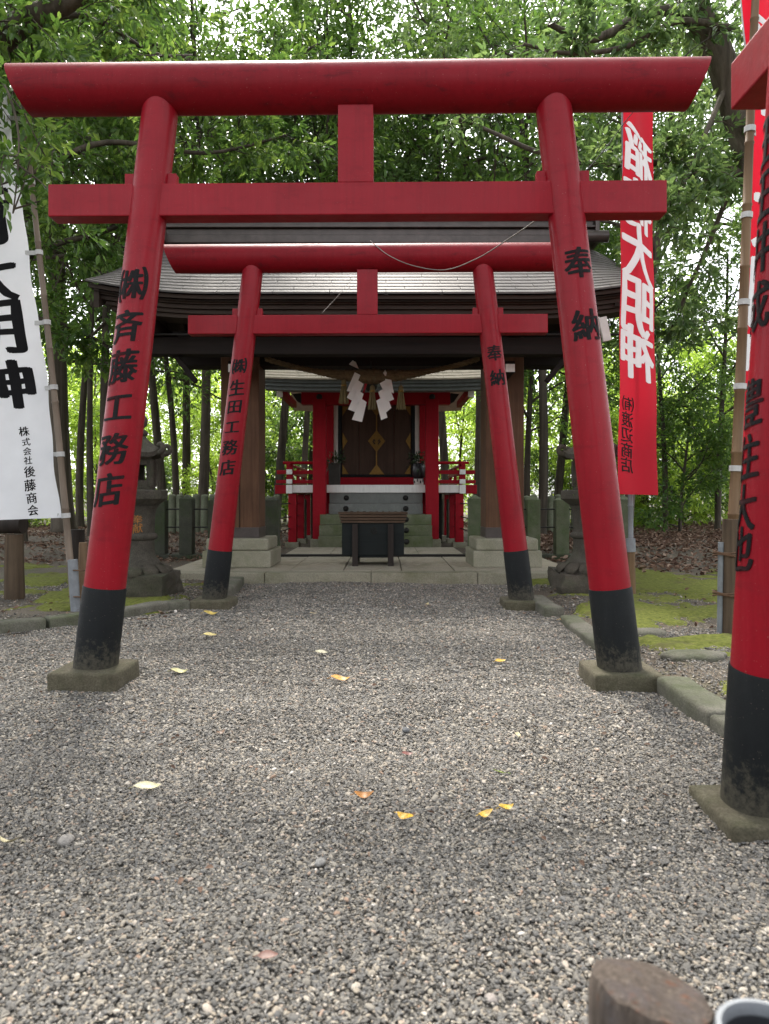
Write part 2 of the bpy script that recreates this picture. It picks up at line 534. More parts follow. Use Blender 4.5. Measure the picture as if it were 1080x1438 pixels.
def pebble_mat():
    m, nt, p, o = mat_new('pebble')
    oi = nt.nodes.new('ShaderNodeObjectInfo')
    col = ramp(nt, oi.outputs['Random'], [
        (0.00, (0.07, 0.066, 0.06)), (0.20, (0.125, 0.117, 0.104)), (0.36, (0.09, 0.089, 0.087)),
        (0.52, (0.19, 0.172, 0.143)), (0.66, (0.14, 0.138, 0.133)), (0.78, (0.28, 0.25, 0.20)),
        (0.88, (0.26, 0.215, 0.16)), (0.95, (0.43, 0.395, 0.335)), (0.985, (0.28, 0.18, 0.12)), (1.0, (0.58, 0.55, 0.50))])
    v = coord(nt)
    n = nz(nt, v, 2.2, 4, .6)
    col = mixc(nt, maprange(nt, n, .4, .7, 0, .35), col, (0.10, 0.095, 0.085))
    g = nt.nodes.new('ShaderNodeNewGeometry')                     # darker patches of the path, spread by noise
    w1 = nz(nt, g.outputs['Position'], 1.3, 6, .7, .5)
    col = mixc(nt, maprange(nt, w1, .48, .68, 0, .45), col, (0.07, 0.065, 0.058))
    nt.links.new(col, p.inputs['Base Color'])
    p.inputs['Roughness'].default_value = .72
    p.inputs['Specular IOR Level'].default_value = .35
    return m
M['pebble'] = pebble_mat()

# ------------------------------------------------------------------ lettering
_glyph = {}
def glyph(ch, bold):
    key = (ch, bold)
    if key in _glyph: return _glyph[key]
    c = bpy.data.curves.new('lettering', 'FONT')
    c.body = ch
    c.resolution_u = 4
    c.offset = bold
    o = bpy.data.objects.new('lettering', c)
    COL.objects.link(o)
    me = bpy.data.meshes.new_from_object(o)
    vs_ = [v.co.copy() for v in me.vertices]
    fs_ = [tuple(p.vertices) for p in me.polygons]
    bpy.data.objects.remove(o); bpy.data.curves.remove(c); bpy.data.meshes.remove(me)
    lo = [min(v[i] for v in vs_) for i in (0, 1)]; hi = [max(v[i] for v in vs_) for i in (0, 1)]
    s = max(hi[0] - lo[0], hi[1] - lo[1])
    vs_ = [((v.x - (lo[0] + hi[0]) / 2) / s, (v.y - (lo[1] + hi[1]) / 2) / s) for v in vs_]
    _glyph[key] = (vs_, fs_)
    return _glyph[key]

def lettering(items, fn, *a, **k):
    """one object for each written character"""
    for n_, it in enumerate(items):
        character([it], fn, *a, seed=n_, **k)

def character(items, fn, mat, parent, name='character', seed=0, bold=0.0, mirror=False, cut_u=0.02, cut_v=None, local=True, brush=1.0, weight=.03):
    """items: (char, u, v, width, height) in metres; fn(u, v, lift) -> point"""
    bm = bmesh.new()
    for pi, (dx, dy) in enumerate(((0, 0), (weight * 1.25, 0), (-weight * 1.25, 0), (weight * .6, weight * .42), (-weight * .6, -weight * .42), (weight * .6, -weight * .35), (-weight * .6, weight * .35))):
        for k, (ch, u, v, w, h) in enumerate(items):
            vs_, fs_ = glyph(ch, bold)
            bv = []
            for (a, b) in vs_:
                b2 = b + 0.12 * a * brush                       # strokes rise to the right, as written with a brush
                a2 = a + 0.030 * brush * noise.noise(Vector((a * 3.1, b * 3.1, (k + seed) * 7.3)))
                b2 += 0.036 * brush * noise.noise(Vector((a * 3.7 + 9, b * 3.7, (k + seed) * 5.1)))
                if mirror: a2 = -a2
                bv.append(bm.verts.new((u + (a2 + dx) * w, v + (b2 + dy) * h, pi)))
            for f in fs_:
                try: bm.faces.new([bv[i] for i in f])
                except ValueError: pass
    us = [v.co.x for v in bm.verts]; vv = [v.co.y for v in bm.verts]
    def cuts(lo, hi, st):
        k = math.ceil(lo / st)
        while k * st < hi:
            yield k * st; k += 1
    if cut_u:
        for c in cuts(min(us), max(us), cut_u):
            bmesh.ops.bisect_plane(bm, geom=bm.verts[:] + bm.edges[:] + bm.faces[:], plane_co=(c, 0, 0), plane_no=(1, 0, 0))
    if cut_v:
        for c in cuts(min(vv), max(vv), cut_v):
            bmesh.ops.bisect_plane(bm, geom=bm.verts[:] + bm.edges[:] + bm.faces[:], plane_co=(0, c, 0), plane_no=(0, 1, 0))
    off = Vector((0, 0, 0)) if local else wloc(parent)
    for v in bm.verts:
        v.co = fn(v.co.x, v.co.y, 0.0016 + 0.0003 * v.co.z) - off
    me = bpy.data.meshes.new(name)
    bm.to_mesh(me); bm.free()
    me.materials.append(mat)
    o = bpy.data.objects.new(name, me)
    return link(o, parent)

# ------------------------------------------------------------------ ground
def axis_samples(parts):
    r = []
    for a, b, st in parts:
        n = max(1, round((b - a) / st))
        r += [a + (b - a) * i / n for i in range(n)]
    return r + [parts[-1][1]]
gx = axis_samples([(-220, -40, 30), (-40, -12, 4), (-12, -6, .5), (-6, 6, .1), (6, 12, .5), (12, 40, 4), (40, 220, 30)])
gy = axis_samples([(-120, -20, 20), (-20, -2, 2), (-2, 13, .1), (13, 24, .4), (24, 60, 4), (60, 260, 40)])
def kerb_x_left(y):
    if y > 6.4: return -1.72
    return -1.72 - 1.08 * (6.4 - y) / 1.15

def on_path(x, y):
    return -2 < y < 8.4 and x > (kerb_x_left(y) + .06 if y > 4.6 else -4.6) and x < (1.40 if y > 2.5 else 3.0)
m = MB()
m.v = [(x, y, gz(x, y) - (.035 if on_path(x, y) else 0)) for y in gy for x in gx]
w_ = len(gx)
m.f = [(j * w_ + i, j * w_ + i + 1, (j + 1) * w_ + i + 1, (j + 1) * w_ + i) for j in range(len(gy) - 1) for i in range(len(gx) - 1)]
tag(m.build('ground', M['earth'], smooth=True), 'damp brown earth of the shrine wood', None, None, 'structure')


# gritty bed of the path, under the loose pebbles
def bed_mat():
    m, nt, p, o = mat_new('grit')
    v = coord(nt)
    g = nz(nt, v, 150, 4, .75)
    col = ramp(nt, g, [(0.3, (0.05, 0.046, 0.04)), (0.5, (0.12, 0.112, 0.097)), (0.7, (0.23, 0.212, 0.18))])
    col = mixc(nt, maprange(nt, nz(nt, v, 1.1, 6, .7), .52, .72, 0, .4), col, (0.10, 0.088, 0.073))
    nt.links.new(col, p.inputs['Base Color'])
    p.inputs['Roughness'].default_value = .95
    bump(nt, p, g, 1.0, .008)
    return m
def bed_fn(u, v):
    y = .4 + 7.93 * v
    x0 = -4.6 if y < 4.6 else kerb_x_left(y) + .03
    x0 = max(-4.6, x0)
    x1 = 1.48 if y > 2.5 else 1.48 + 1.8 * min(1, (2.5 - y) / .5)
    x = x0 + (x1 - x0) * u
    return (x, y, gz(x, y) - .0015 + .015 * noise.noise(Vector((x * 2.2, y * 2.2, 5))) + .008 * noise.noise(Vector((x * 7, y * 7, 1))))
tag(MB().grid(bed_fn, 130, 190).build('gravel_path', bed_mat(), None, smooth=True), 'compacted grit bed of the shrine approach', None, None, 'structure')

# gravel: pebbles as instances on points
def gravel_points():
    P_, S_ = [], []
    bands = [(1.15, 1.9, 40000, .58), (1.9, 2.8, 33000, .60), (2.8, 4.0, 21000, .72), (4.0, 5.6, 14000, .82), (5.6, 8.35, 8500, 1.02)]
    for y0, y1, dens, sc in bands:
        hw = y1 * 0.56 + .15
        n = int(2 * hw * (y1 - y0) * dens)
        xs = RNG.uniform(-hw, hw, n); ys = RNG.uniform(y0, y1, n)
        keep = np.zeros(n, bool)
        th = RNG.random(n)
        for i in range(n):
            x, y = xs[i], ys[i]
            if abs(x) > y * 0.56 + .1: continue
            prob = 1.0
            nn = noise.noise(Vector((x * .9, y * .9, 0)))
            if y > 5.2 and x < kerb_x_left(y) - .02: prob = .22 + .3 * nn
            elif x > 1.42 and y > 2.5:
                prob = .62 + .7 * nn if y < 5.2 else .18 + .4 * nn
                if x > 2.5: prob *= .35
            dd = math.hypot((x - .62) / .28, (y - 2.14) / .07)
            if dd < 1.4: prob *= .35 + .6 * min(1, max(0, dd - .4 + .8 * noise.noise(Vector((x * 14, y * 14, 2)))))
            if th[i] < prob: keep[i] = True
        xs, ys = xs[keep], ys[keep]
        for x, y in zip(xs, ys):
            rip = .016 * noise.noise(Vector((x * 2.2, y * 2.2, 5))) + .008 * noise.noise(Vector((x * 7, y * 7, 1)))
            if x > 1.42 and y > 2.4 or not on_path(x, y): rip = 0
            P_.append((x, y, gz(x, y) + .004 + rip + random.random() * .003))
        base = RNG.gamma(5.0, 1 / 5.0, len(xs)) * .0046 * sc
        S_.append(base)
    return np.array(P_), np.concatenate(S_)

gp, gs = gravel_points()
N = len(gp)
print('pebbles', N)
me = bpy.data.meshes.new('gravel')
me.vertices.add(N)
me.vertices.foreach_set('co', gp.astype(np.float32).ravel())
at_s = me.attributes.new('scl', 'FLOAT_VECTOR', 'POINT')
asp = np.stack([gs * RNG.uniform(1.0, 1.8, N), gs * RNG.uniform(.8, 1.2, N), gs * RNG.uniform(.38, .7, N)], 1)
at_s.data.foreach_set('vector', asp.astype(np.float32).ravel())
at_r = me.attributes.new('rot', 'FLOAT_VECTOR', 'POINT')
rot = np.stack([RNG.normal(0, .35, N), RNG.normal(0, .35, N), RNG.uniform(0, 6.283, N)], 1)
at_r.data.foreach_set('vector', rot.astype(np.float32).ravel())
gravel = bpy.data.objects.new('gravel', me)
link(gravel)
tag(gravel, 'loose grey pebble gravel covering the approach between the gates', None, None, 'stuff')
ng = bpy.data.node_groups.new('pebbles', 'GeometryNodeTree')
ng.interface.new_socket('Geometry', in_out='INPUT', socket_type='NodeSocketGeometry')
ng.interface.new_socket('Geometry', in_out='OUTPUT', socket_type='NodeSocketGeometry')
nn = ng.nodes
gi, go = nn.new('NodeGroupInput'), nn.new('NodeGroupOutput')
ico = nn.new('GeometryNodeMeshIcoSphere'); ico.inputs['Radius'].default_value = 1.0; ico.inputs['Subdivisions'].default_value = 2
sm = nn.new('GeometryNodeSetShadeSmooth')
smat = nn.new('GeometryNodeSetMaterial'); smat.inputs['Material'].default_value = M['pebble']
iop = nn.new('GeometryNodeInstanceOnPoints')
na_s = nn.new('GeometryNodeInputNamedAttribute'); na_s.data_type = 'FLOAT_VECTOR'; na_s.inputs['Name'].default_value = 'scl'
na_r = nn.new('GeometryNodeInputNamedAttribute'); na_r.data_type = 'FLOAT_VECTOR'; na_r.inputs['Name'].default_value = 'rot'
L = ng.links.new
L(ico.outputs['Mesh'], sm.inputs['Geometry']); L(sm.outputs[0], smat.inputs['Geometry'])
L(gi.outputs[0], iop.inputs['Points']); L(smat.outputs[0], iop.inputs['Instance'])
L(na_r.outputs['Attribute'], iop.inputs['Rotation']); L(na_s.outputs['Attribute'], iop.inputs['Scale'])
L(iop.outputs[0], go.inputs[0])
md = gravel.modifiers.new('pebbles', 'NODES'); md.node_group = ng

# ------------------------------------------------------------------ leaf meshes (vectorised)
def leaf_mesh(name, base, axis, normal, length, mat, width=.38, tint=None, fold=.10):
    n = len(base)
    axis = axis / np.linalg.norm(axis, axis=1, keepdims=True)
    normal = normal - axis * np.sum(normal * axis, 1, keepdims=True)
    normal /= np.linalg.norm(normal, axis=1, keepdims=True) + 1e-9
    side = np.cross(axis, normal)
    l = length[:, None]
    w = l * width * .5
    V = np.empty((n, 6, 3), np.float32)
    V[:, 0] = base
    V[:, 1] = base + axis * l * .32 + side * w + normal * l * fold
    V[:, 2] = base + axis * l * .68 + side * w * .82 + normal * l * fold * .6
    V[:, 3] = base + axis * l - normal * l * .08
    V[:, 4] = base + axis * l * .68 - side * w * .82 + normal * l * fold * .6
    V[:, 5] = base + axis * l * .32 - side * w + normal * l * fold
    me = bpy.data.meshes.new(name)
    me.vertices.add(n * 6)
    me.vertices.foreach_set('co', V.ravel())
    me.loops.add(n * 8)
    idx = np.array([0, 1, 2, 3, 0, 3, 4, 5])
    li = (np.arange(n)[:, None] * 6 + idx[None]).ravel().astype(np.int32)
    me.loops.foreach_set('vertex_index', li)
    me.polygons.add(n * 2)
    me.polygons.foreach_set('loop_start', np.arange(0, n * 8, 4, dtype=np.int32))
    if tint is None: tint = RNG.random(n)
    a = me.attributes.new('tint', 'FLOAT', 'FACE')
    a.data.foreach_set('value', np.repeat(tint, 2).astype(np.float32))
    me.update(calc_edges=True)
    me.materials.append(mat)
    return me

def unit(v):
    return v / (np.linalg.norm(v, axis=-1, keepdims=True) + 1e-9)

def sprays(tw, td, per, leaf, spread=.5, twig_len=.4, droop=.25, tintbase=None):
    """leaves set along short twigs: tw positions, td directions -> base, axis, normal, length, tint"""
    n = len(tw)
    s = RNG.random((n, per))
    td = unit(td)
    rnd = unit(RNG.normal(size=(n, per, 3)))
    base = tw[:, None] + td[:, None] * (s * twig_len)[..., None] + rnd * spread * .12
    base[..., 2] -= droop * s ** 2 * twig_len
    ax = unit(td[:, None] * .8 + rnd * .9)
    ax[..., 2] -= .25
    nr = unit(np.array([0, 0, 1.0]) + RNG.normal(size=(n, per, 3)) * .55)
    ln = leaf * RNG.uniform(.65, 1.25, (n, per))
    tb = RNG.random(n) if tintbase is None else tintbase
    ti = np.clip(tb[:, None] * .55 + RNG.random((n, per)) * .5, 0, 1)
    return base.reshape(-1, 3), ax.reshape(-1, 3), nr.reshape(-1, 3), ln.ravel(), ti.ravel()

def curve_pts(p0, d, length, n, rng, wob=.15, up=.0):
    pts = [np.array(p0, float)]
    d = np.array(d, float)
    for i in range(n):
        d = d + rng.normal(size=3) * wob
        d[2] += up
        d /= np.linalg.norm(d)
        pts.append(pts[-1] + d * length / n)
    return pts

def make_tree(seed, H, cb, Rc, tr, n_limb, n_twig, per, leaf, lmat, bmat, lean=(0, 0), wob=.05, twig_len=.45, top=1.0):
    """a tree at the origin: (trunk mesh, crown mesh)"""
    rng = np.random.default_rng(seed)
    tb = MB()
    n = 9
    px_, py_ = 0.0, 0.0
    path = []
    ph = rng.uniform(0, 6.28, 2)
    for i in range(n + 1):
        t = i / n
        path.append(np.array([lean[0] * t * H + wob * H * .25 * math.sin(2.6 * t + ph[0]) - wob * H * .25 * math.sin(ph[0]),
                              lean[1] * t * H + wob * H * .25 * math.sin(3.1 * t + ph[1]) - wob * H * .25 * math.sin(ph[1]), t * H - .1]))
    rad = [tr * (1.35 if i == 0 else 1.0) * (1 - .8 * i / n) + .012 for i in range(n + 1)]
    path2 = [path[0], path[0] + (path[1] - path[0]) * .12, path[0] + (path[1] - path[0]) * .35] + path[1:]
    tb.tube(path2, [tr * 1.9, tr * 1.3, tr * 1.06] + rad[1:], 9)
    def on(t):
        f = t * n; i = min(n - 1, int(f)); f -= i
        return path[i] * (1 - f) + path[i + 1] * f
    tw, td = [], []
    ga = rng.uniform(0, 6.28)
    for k in range(n_limb):
        t = cb / H + (1 - cb / H) * (k + .5) / n_limb * .97
        p0 = on(t)
        az = ga + k * 2.4 + rng.normal() * .3
        hh = (t - cb / H) / (1 - cb / H)
        ln = Rc * (math.sin(math.pi * min(1, .22 + hh * .72)) ** .8) * rng.uniform(.7, 1.15) * top
        el = rng.uniform(.05, .55) + .5 * hh
        d = (math.cos(az) * math.cos(el), math.sin(az) * math.cos(el), math.sin(el))
        pts = curve_pts(p0, d, ln, 5, rng, .16, .02)
        r0 = max(.015, tr * .42 * (1 - .6 * hh))
        tb.tube(pts, [r0 * (1 - .8 * i / 5) + .006 for i in range(6)], 6, caps=False)
        segs = [(pts, 1.0)]
        for q in range(4):
            a = pts[1 + q]
            dd = pts[min(5, 2 + q)] - pts[1 + q]
            dd = dd / np.linalg.norm(dd) + rng.normal(size=3) * .75
            dd /= np.linalg.norm(dd)
            sp = curve_pts(a, dd, ln * rng.uniform(.35, .6), 3, rng, .22, .0)
            tb.tube(sp, [r0 * .4, r0 * .28, r0 * .18, .004], 5, caps=False)
            segs.append((sp, .9))
        m_ = max(1, int(n_twig / n_limb / 5 * (.4 + ln / Rc)))
        for sp, wt in segs:
            sp = np.array(sp)
            for _ in range(m_):
                f = (.30 + .70 * rng.beta(2.2, 1.0)) * (len(sp) - 1)
                i = min(len(sp) - 2, int(f)); f -= i
                p = sp[i] * (1 - f) + sp[i + 1] * f
                dirn = (sp[i + 1] - sp[i]) / np.linalg.norm(sp[i + 1] - sp[i])
                dirn = dirn + rng.normal(size=3) * .8
                tw.append(p + rng.normal(size=3) * Rc * .05); td.append(dirn)
    tw, td = np.array(tw), np.array(td)
    # clumps of like tint
    tbase = np.array([.5 + .5 * noise.noise(Vector(tuple(p * .9)) + Vector((seed, 0, 0))) for p in tw])
    tbase = np.clip(tbase + .25 * (RNG.random(len(tw)) - .5), 0, 1)
    b, a, nr, ln, ti = sprays(tw, td, per, leaf, twig_len=twig_len, tintbase=tbase)
    crown = leaf_mesh('crown', b, a, nr, ln, lmat, tint=ti)
    me = bpy.data.meshes.new('trunk')
    me.from_pydata([tuple(p) for p in tb.v], [], tb.f)
    me.polygons.foreach_set('use_smooth', [True] * len(me.polygons))
    me.materials.append(bmat)
    return me, crown

# ------------------------------------------------------------------ torii gates
def pillar_fn(x0, z0, slope, r0, r1, ztop, phi0, sgn):
    def axis(z):
        return x0 - sgn * slope * (z - z0), r0 + (r1 - r0) * (z - z0) / (ztop - z0)
    def fn(u, v, lift):
        ax, r = axis(v)
        q = phi0 + u / r
        return Vector((ax + (r + lift) * math.sin(q), -(r + lift) * math.cos(q), v))
    return fn

def torii(loc, rz, label, texts, nuki_half=1.622, zb=.07, black_top=.52, ptop=.10, pw=.178, nz_=2.562, nh=.17):
    t = thing('torii_gate', label, 'torii gate', loc, rz)
    Z0, ZT, X0, SL = .085, 3.16, 1.393, .117
    for sgn, txt in ((-1, texts[0]), (1, texts[1])):
        x0 = sgn * X0
        pts, rad = [], []
        for i in range(9):
            z = Z0 + (ZT - Z0) * i / 8
            pts.append((x0 - sgn * SL * (z - Z0), 0, z)); rad.append(.109 - .017 * i / 8)
        pil = MB().tube(pts, rad, 40).build('pillar', M['red'], t, smooth=50, local=True)
        zz = [Z0 - .03, Z0 + .02, black_top - .006, black_top]
        bl = MB().tube([(x0 - sgn * SL * (z - Z0), 0, z) for z in zz], [.1135, .1135, .1115, .1095], 40).build('black_pillar_base', M['black'], pil, smooth=50, local=True)
        if txt:
            fn = pillar_fn(x0, Z0, SL, .109, .092, ZT, txt[1], sgn)
            lettering(txt[0], fn, M['ink_worn'], pil, cut_u=.018, weight=.03)
        wz = nz_ + nh / 2 + .031
        wx = x0 - sgn * SL * (wz - Z0)
        MB().box((wx, 0, wz), (.275, .05, .07)).build('wedge', M['red'], t, bevel=.004, local=True)
        pl = MB().bb((x0 - pw, -pw - .005, -.06), (x0 + pw, pw, ptop))
        pl.build('plinth', M['plinth'], t, bevel=.02, seg=3, local=True, subdiv=3, rough=.009, rfreq=8, smooth=50)
    # kasagi: round top beam with slanting ends
    k = MB(); n = 40; r = .127; zc = 3.172
    vs_, fs_ = [], []
    cuts = [-1, -.6, -.2, .2, .6, 1]
    for c in cuts:
        for q in range(n):
            a = 2 * math.pi * q / n
            zz = math.sin(a)
            x = c * (1.80 + .05 * zz) if abs(c) == 1 else c * 1.80
            vs_.append((x, r * math.cos(a), zc + r * zz))
    for i in range(len(cuts) - 1):
        for q in range(n):
            q2 = (q + 1) % n
            fs_.append((i * n + q, (i + 1) * n + q, (i + 1) * n + q2, i * n + q2))
    fs_.append(tuple(range(n))); fs_.append(tuple((len(cuts) - 1) * n + q for q in range(n - 1, -1, -1)))
    k.add(vs_, fs_).build('top_beam', M['red_beam'], t, smooth=50, local=True)
    MB().box((0, 0, nz_), (nuki_half * 2, .11, nh)).build('tie_beam', M['red'], t, bevel=.006, local=True)
    MB().box((0, 0, (nz_ + nh / 2 + 3.06) / 2), (.186, .10, 3.06 - nz_ - nh / 2 - .002)).build('centre_strut', M['red'], t, bevel=.005, local=True)
    return t

def zt(y, d): return CAMZ - (y - HOR) / FPX * d
D1, D2 = 3.82, 6.53
s_ = .158
t1l = [('㈱', -.0, zt(405, D1), s_ * 1.05, s_ * 1.1), ('斉', 0, zt(463, D1), s_, s_ * 1.05), ('藤', 0, zt(518, D1), s_, s_ * 1.1), ('工', 0, zt(575, D1), s_ * .95, s_ * .95), ('務', 0, zt(632, D1), s_, s_ * 1.05), ('店', 0, zt(688, D1), s_, s_ * 1.1)]
t1r = [('奉', 0, zt(378, D1), s_, s_ * 1.0), ('納', 0, zt(463, D1), s_, s_ * 1.0)]
torii((-.151, D1, 0), R(-.9), 'large red torii gate standing nearest on the gravel, spanning the whole approach', [(t1l, -.10), (t1r, .15)])
s2 = .138
t2l = [('㈱', 0, zt(516, D2), s2, s2), ('生', 0, zt(546, D2), s2, s2), ('田', 0, zt(573, D2), s2 * .9, s2 * .8), ('工', 0, zt(601, D2), s2 * .9, s2 * .85), ('務', 0, zt(629, D2), s2, s2), ('店', 0, zt(657, D2), s2, s2)]
t2r = [('奉', 0, zt(499, D2), s2, s2), ('納', 0, zt(533, D2), s2, s2)]
torii((-.155, D2, 0), R(-.9), 'second red torii gate, framed inside the larger one in front of the pavilion', [(t2l, -.0), (t2r, .05)], ptop=.085)
U3 = Vector((0, -1))
B3 = Vector((1.17, 2.24))
C3 = B3 + U3 * 1.393
d3 = 2.14
t3 = [(c_, 0, zt(y, d3), .108, .135) for c_, y in (('玉', 205), ('王', 275), ('井', 345), ('成', 420), ('豊', 548), ('住', 622), ('大', 692), ('也', 750))]
torii((C3.x, C3.y, -.045), math.atan2(U3.y, U3.x), 'red torii gate close to the viewer, turned sideways, one pillar and a beam end seen', [(t3, -.06), None], nuki_half=1.47, nz_=2.36, nh=.15, ptop=.088, pw=.16)

# ------------------------------------------------------------------ kerbs
def kerb(pts, w, h, label, z0=None):
    """a low kerb stone along two or three ground points"""
    c = Vector((sum(p[0] for p in pts) / len(pts), sum(p[1] for p in pts) / len(pts), 0))
    c.z = gz(c.x, c.y)
    m = MB()
    P = [Vector((p[0], p[1], 0)) for p in pts]
    n = len(P)
    vs_, fs_ = [], []
    for i, p in enumerate(P):
        a, b = P[max(0, i - 1)], P[min(n - 1, i + 1)]
        tdir = (b - a).normalized(); nrm = Vector((-tdir.y, tdir.x, 0))
        zb = min(gz(p.x, p.y), 0.0) - .05 if z0 is None else z0 - .05
        zt_ = (gz(p.x, p.y) if z0 is None else z0)
        zt_ = min(zt_, 0.02) + h
        for s_, z in ((-1, zb), (1, zb), (1, zt_), (-1, zt_)):
            q = p + nrm * w / 2 * s_
            vs_.append((q.x, q.y, z))
    for i in range(n - 1):
        for k in range(4):
            k2 = (k + 1) % 4
            fs_.append((i * 4 + k, i * 4 + k2, (i + 1) * 4 + k2, (i + 1) * 4 + k))
    fs_.append((3, 2, 1, 0)); e = (n - 1) * 4; fs_.append((e, e + 1, e + 2, e + 3))
    m.add(vs_, fs_)
    o = m.build('kerb_stone', M['kerb'], None, bevel=.022, seg=3, subdiv=2, rough=.010, rfreq=5, smooth=60)
    return tag(o, label, 'kerb stone', 'mossy kerb stones edging the gravel')
kerb([(-3.55, 4.75), (-3.1, 5.12), (-2.60, 5.50)], .15, .085, 'mossy kerb stone at the far left edge, below the white banner pole')
kerb([(-2.59, 5.51), (-2.17, 5.93), (-1.93, 6.30)], .15, .085, 'mossy kerb stone curving behind the left pillar of the largest torii')
kerb([(-1.92, 6.31), (-1.76, 6.44)], .15, .08, 'short mossy kerb stone joining the left foot of the second torii')
kerb([(-1.60, 6.74), (-1.62, 7.45), (-1.7, 8.27)], .17, .10, 'pale green kerb stone between the second torii and the paved terrace')
kerb([(1.40, 6.72), (1.41, 5.98)], .16, .085, 'short kerb stone at the right foot of the second torii, orange leaf on it')
kerb([(1.47, 5.72), (1.44, 5.10), (1.42, 4.15)], .15, .06, 'low kerb stone sunk in gravel behind the right pillar of the largest torii')
kerb([(1.45, 3.62), (1.46, 3.06)], .17, .085, 'kerb stone starting at the right plinth of the largest torii')
kerb([(1.46, 3.05), (1.47, 2.50)], .17, .08, 'nearest kerb stone, half hidden behind the sideways torii pillar')

def field_stone(px, py, d, r, h, label, seed):
    c = at(px, py, d)
    c.z = gz(c.x, c.y)
    m = MB().lathe((c.x, c.y, c.z), [(r * .96, -.03), (r, h * .3), (r * .9, h * .75), (r * .55, h), (.01, h * 1.05)], 26, rough=.28, seed=seed)
    for i, p in enumerate(m.v):
        m.v[i] = (c.x + (p[0] - c.x) * 1.25, c.y + (p[1] - c.y) * .8, p[2])
    return tag(m.build('field_stone', M['kerb'], None, smooth=True), label, 'stone', 'flat mossy stones beside the approach')
field_stone(908, 905, 5.0, .12, .035, 'flat mossy stone close behind the right foot of the largest torii', 1)
field_stone(975, 940, 4.25, .15, .035, 'flat mossy stone lying in the moss left of the sideways torii', 2)
field_stone(880, 890, 5.5, .06, .03, 'small pale stone at the edge of the moss', 3)

# ------------------------------------------------------------------ paved terrace
ter = bpy.data.objects.new('paved_terrace', None); link(ter)
ter.location = (AX, 9.5, 0)
tag(ter, 'paved stone terrace in front of the red shrine', None, None, 'structure')
TZ, TY0, TY1, TW = .124, 8.33, 10.67, 2.47
MB().bb((AX - TW, TY0 + .03, -.05), (AX + TW, TY1, TZ - .03)).build('terrace_core', M['slab_edge'], ter)
nb = 4
xs = [AX - TW + 2 * TW * i / nb for i in range(nb + 1)]
for i in range(nb):
    MB().bb((xs[i] + .004, TY0, -.04), (xs[i + 1] - .004, TY0 + .30, TZ)).build('edge_slab', M['slab_edge'], ter, bevel=.008)
xa = [-TW, -1.72, -.98, -.34, .36, 1.0, 1.74, TW]
for row, (y0, y1) in enumerate(((TY0 + .31, 9.42), (9.43, TY1))):
    for i in range(len(xa) - 1):
        dz = random.uniform(-.004, .004)
        MB().bb((AX + xa[i] + .006, y0, TZ - .05), (AX + xa[i + 1] - .006, y1 - .008, TZ + dz)).build('slab', M['slab'], ter, bevel=.006)
# second pavement in front of the steps
p2 = bpy.data.objects.new('step_pavement', None); link(p2)
p2.location = (AX, 11.5, 0)
tag(p2, 'narrow stone pavement at the foot of the shrine steps', None, None, 'structure')
for i in range(4):
    x0 = AX - 1.35 + 2.7 * i / 4
    for (y0, y1) in ((10.78, 11.5), (11.51, 12.42)):
        MB().bb((x0 + .004, y0, .0), (x0 + 2.7 / 4 - .004, y1, .15 + random.uniform(-.003, .003))).build('slab', M['slab'], p2, bevel=.006)
MB().bb((AX - 2.1, 10.675, 0), (AX + 2.1, 10.76, .16)).build('iron_channel', M['iron'], p2, bevel=.004)

# ------------------------------------------------------------------ pavilion with the big roof
PV = thing('roofed_pavilion', 'open timber pavilion with a broad grey metal roof over the terrace', 'pavilion', (AX, 9.4, TZ))
for sx in (-1, 1):
    cx = AX + sx * 1.695
    cl = MB().bb((cx - .245, 9.20, .486), (cx + .245, 9.69, 3.06)).build('column', M['timber'], PV, bevel=.012)
    MB().bb((cx - .249, 9.196, .484), (cx + .249, 9.694, .62)).build('column_sleeve', M['ridge'], cl, bevel=.006)
    MB().bb((cx - .006, 9.193, .62), (cx + .002, 9.2005, 2.69)).build('timber_seam', M['timber_dark'], cl)
    pl = MB().bb((cx - .43, 8.98, TZ), (cx + .43, 9.87, .335)).build('column_plinth', M['col_base'], PV, bevel=.018, rough=.003)
    MB().bb((cx - .39, 9.02, .335), (cx + .39, 9.83, .486)).build('plinth_top', M['col_base'], pl, bevel=.03, seg=3)
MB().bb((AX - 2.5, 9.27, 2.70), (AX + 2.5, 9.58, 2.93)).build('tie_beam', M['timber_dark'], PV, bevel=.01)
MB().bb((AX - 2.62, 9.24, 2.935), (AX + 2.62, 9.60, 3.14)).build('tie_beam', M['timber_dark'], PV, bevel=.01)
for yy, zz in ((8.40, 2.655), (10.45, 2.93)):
    MB().bb((AX - 2.58, yy - .09, zz), (AX + 2.58, yy + .09, zz + .20)).build('purlin', M['timber_dark'], PV, bevel=.01)
